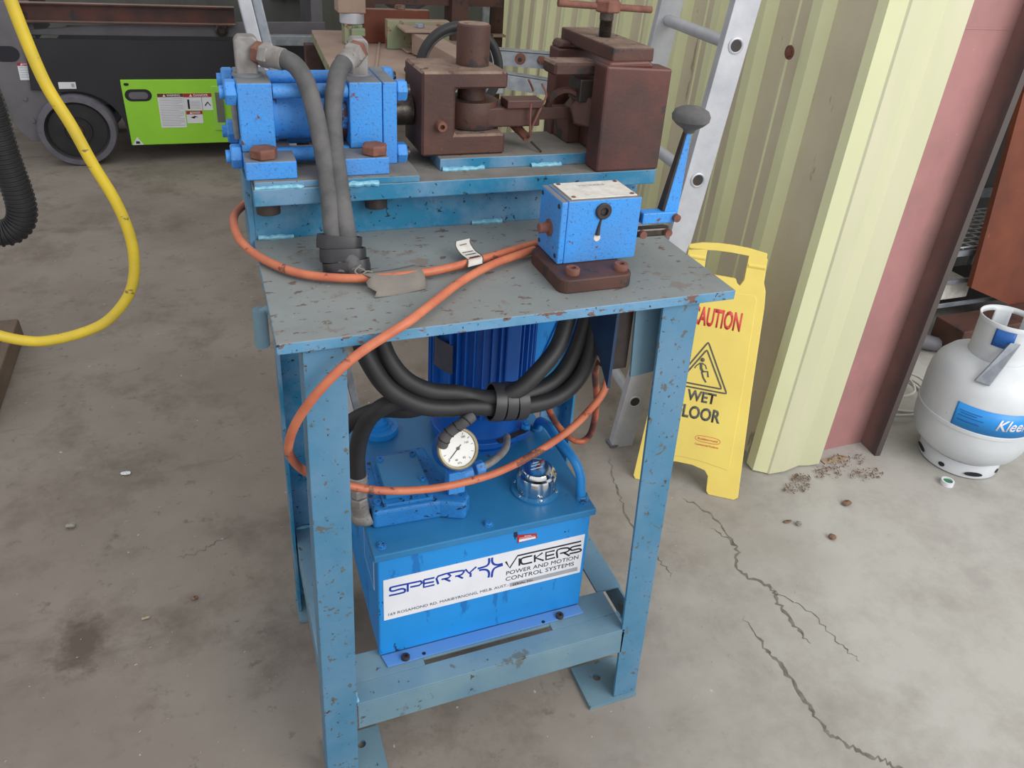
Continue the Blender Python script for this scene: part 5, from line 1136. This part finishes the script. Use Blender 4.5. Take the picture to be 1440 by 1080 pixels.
# galvanised frame rails behind the link arm
gf = thing('galvanised_frame', 'galvanised angle frame with rusty bolt holes behind the link arm', 'metal frame', (.9, 1.5, 0))
m = MB(); m.hexa([(.740, 1.5, .945), (1.06, 1.5, .922), (1.06, 1.504, .922), (.740, 1.504, .945)], [(.740, 1.5, .990), (1.06, 1.5, .968), (1.06, 1.504, .968), (.740, 1.504, .990)])
m.hexa([(.740, 1.5, .988), (1.06, 1.5, .966), (1.06, 1.55, .966), (.740, 1.55, .988)], [(.740, 1.5, .992), (1.06, 1.5, .970), (1.06, 1.55, .970), (.740, 1.55, .992)]); r1_ = m.build('top_angle', MT['galv'], gf)
m = MB(); m.lathe((.875, 1.4995, .960), [(.018, 0), (.018, .0006), (0, .0006)], 20, (0, -1, 0)); ru = m.build('rust_patch', MT['boltrust'], r1_); m = MB(); m.lathe((.873, 1.4988, .957), [(.007, 0), (.007, .0005), (0, .0005)], 16, (0, -1, 0)); m.build('bolt_hole', MT['blackink'], ru)
m = MB(); m.nut((.945, 1.4995, .957), .014, .01, (0, -1, 0)); m.cyl((.95, 1.49, .953), (.965, 1.45, .938), .007, 12); m.build('bolt', MT['boltrust'], r1_)
m = MB(); m.hexa([(.775, 1.42, .890), (1.06, 1.42, .848), (1.06, 1.424, .848), (.775, 1.424, .890)], [(.775, 1.42, .935), (1.06, 1.42, .893), (1.06, 1.424, .893), (.775, 1.424, .935)])
m.hexa([(.775, 1.42, .933), (1.06, 1.42, .891), (1.06, 1.47, .891), (.775, 1.47, .933)], [(.775, 1.42, .937), (1.06, 1.42, .895), (1.06, 1.47, .895), (.775, 1.47, .937)]); m.build('lower_angle', MT['galv'], gf)
m = MB(); m.box((.742, 1.505, 0), (.79, 1.53, .944)); m.box((1.02, 1.43, 0), (1.06, 1.50, .85)); m.build('upright', MT['galv'], gf)
m = MB(); m.box((.735, 1.40, .875), (.79, 1.46, .905)); m.build('end_block', MT['galv'], gf, .004)
# rusty channel post against the far end of the cladding and a grey conduit beside it
rc = tag(MB().box((1.50, 3.60, 0), (1.575, 3.63, 2.4)).build('rusty_post', MT['rust'], None, .003), 'rusty channel post at the far end of the cladding', 'post')
m = MB(); m.box((1.50, 3.55, .70), (1.575, 3.60, .712)); m.build('shelf_angle', MT['dustpink'], rc)
gp_ = tag(MB().box((1.44, 3.55, 0), (1.475, 3.58, 2.4)).build('grey_post', MT['galv'], None, .003), 'slim grey steel post beside the rusty channel post', 'post')
MB().box((1.477, 3.55, 0), (1.487, 3.58, 2.4)).build('black_edge', MT['blackink'], gp_)
# ================================================================== near left: hoses and rail
hose('yellow_hose', D['yellow'] + [], .0088, MT['yhose'], 'yellow hose hanging in a loop at the left of the picture', 'hose')
sh_ = MB(); T = catmull(D['suck'], 14); sh_.tube(T, .0235, 22); su_o = sh_.build('ribbed_suction_hose', MT['rubber']); tag(su_o, 'thick black ribbed hose hanging in a bend at the left edge', 'hose')
m = MB(); L_ = 0.0; nxt = 0.0
for i in range(1, len(T)):
    seg = (T[i] - T[i - 1]); 
    while nxt < L_ + seg.length:
        f = (nxt - L_) / seg.length; c = T[i - 1].lerp(T[i], f); t = seg.normalized(); up = V(0, 1, 0); u1 = (up - t * up.dot(t)).normalized(); u2 = t.cross(u1)
        m.lathe(c, [(.0236, -.0022), (.0265, -.001), (.0265, .001), (.0236, .0022)], 22, t); nxt += .0085
    L_ += seg.length
m.build('rib_coil', MT['rubber'], su_o)
lr = thing('timber_bearer', 'weathered channel bearer on the floor at the left edge under the yellow hose', 'bearer', (-.75, 1.5, 0))
m = MB(); m.hexa([(-.90, 1.30, 0), (-.685, 1.30, 0), (-.685, 1.84, 0), (-.90, 1.84, 0)], [(-.90, 1.30, .07), (-.690, 1.30, .07), (-.690, 1.84, .07), (-.90, 1.84, .07)]); m.build('beam', MT['timber'], lr, .004)
m = MB(); m.box((-.84, 1.25, .07), (-.72, 1.74, .085)); m.build('dark_pad', MT['dark'], lr, .003)

# ================================================================== litter on the floor
def pebble(x, y, r, mat, label, cat='stone', group='small litter pieces on the floor', sc=(1, .7, .5), nm='pebble'):
    m = MB(); m.sphere((x, y, r * sc[2]), r, sc, 8, 5); rnd = random.Random(int(x * 9999)); 
    for v in m.v: v += V(rnd.uniform(-1, 1), rnd.uniform(-1, 1), rnd.uniform(-.3, .3)) * r * .18
    mn = min(v.z for v in m.v)
    for v in m.v: v.z -= mn - .0003
    return tag(m.build(nm, MT[mat]), label, cat, group)
pebble(-.452, .832, .012, 'pebble', 'small pale stone alone on the dark floor left of the bench')
pebble(-.343, 1.005, .013, 'white', 'scrap of clear plastic on the floor behind the pale stone', 'plastic scrap', 'small litter pieces on the floor', (1, .6, .25), 'plastic_scrap')
pebble(-.281, .495, .0085, 'leafpale', 'small tan leaf on the floor left of the front leg', 'leaf', 'small litter pieces on the floor', (1, .5, .2), 'dry_leaf')
pebble(-.185, .52, .008, 'leaf', 'dark curled leaf nearest the left front leg of the bench', 'leaf', 'small litter pieces on the floor', (1, .7, .4), 'dry_leaf')
pebble(1.325, .250, .010, 'leaf', 'dark brown nut shell on the pale floor in front of the sign', 'leaf', 'small litter pieces on the floor', (1, .9, .6), 'nut_shell')
pebble(1.455, .345, .015, 'leaf', 'curled brown leaf on the floor below the cladding corner', 'leaf', 'small litter pieces on the floor', (1, .6, .3), 'dry_leaf')
pebble(1.272, .318, .009, 'pebble', 'grey grit lump with a twig in front of the sign foot', 'stone', 'small litter pieces on the floor', (1, .8, .6))
pebble(1.25, .335, .012, 'leaf', 'thin brown twig scrap beside the grey grit lump', 'twig', 'small litter pieces on the floor', (1.3, .3, .2), 'twig')
def litter(name, pts, label, mat, seed, n, s):
    rnd = random.Random(seed); m = MB()
    for _ in range(n):
        cx_, cy_, rx, ry = rnd.choice(pts); a = rnd.uniform(0, 6.28); q = math.sqrt(rnd.random())
        x, y = cx_ + rx * q * math.cos(a), cy_ + ry * q * math.sin(a); l = rnd.uniform(.3, 1) * s; b = rnd.uniform(0, 3.14); z = rnd.uniform(.001, .006)
        d = V(math.cos(b), math.sin(b), rnd.uniform(-.2, .2)) * l; e = V(-math.sin(b), math.cos(b), 0) * l * rnd.uniform(.15, .4)
        c = V(x, y, z + .002); m.add([c - d, c + e, c + d, c - e, c + V(0, 0, .0015)], [(0, 1, 4), (1, 2, 4), (2, 3, 4), (3, 0, 4), (0, 3, 2, 1)])
    return tag(m.build(name, MT[mat]), label, 'leaf litter', None, 'stuff')
litter('leaf_litter', [(1.60, .43, .055, .028), (1.585, .50, .07, .03), (1.36, .44, .05, .022), (1.40, .47, .03, .02), (1.50, .47, .05, .03)], 'brown dry leaf litter heaped at the foot of the column', 'leaf', 3, 420, .007)
litter('grit', [(1.0, .45, .1, .1), (-.1, .55, .35, .3), (-.2, .2, .3, .3), (1.3, .3, .4, .3), (.9, .2, .3, .3)], 'scattered pale grit and wood chips across the concrete floor', 'leafpale', 8, 260, .0032)
dk = MB(); dk.box((1.515, .505, .0008), (1.60, .525, .004)); tag(dk.build('wood_sliver', MT['leafpale']), 'pale flat wood sliver at the foot of the column', 'wood')
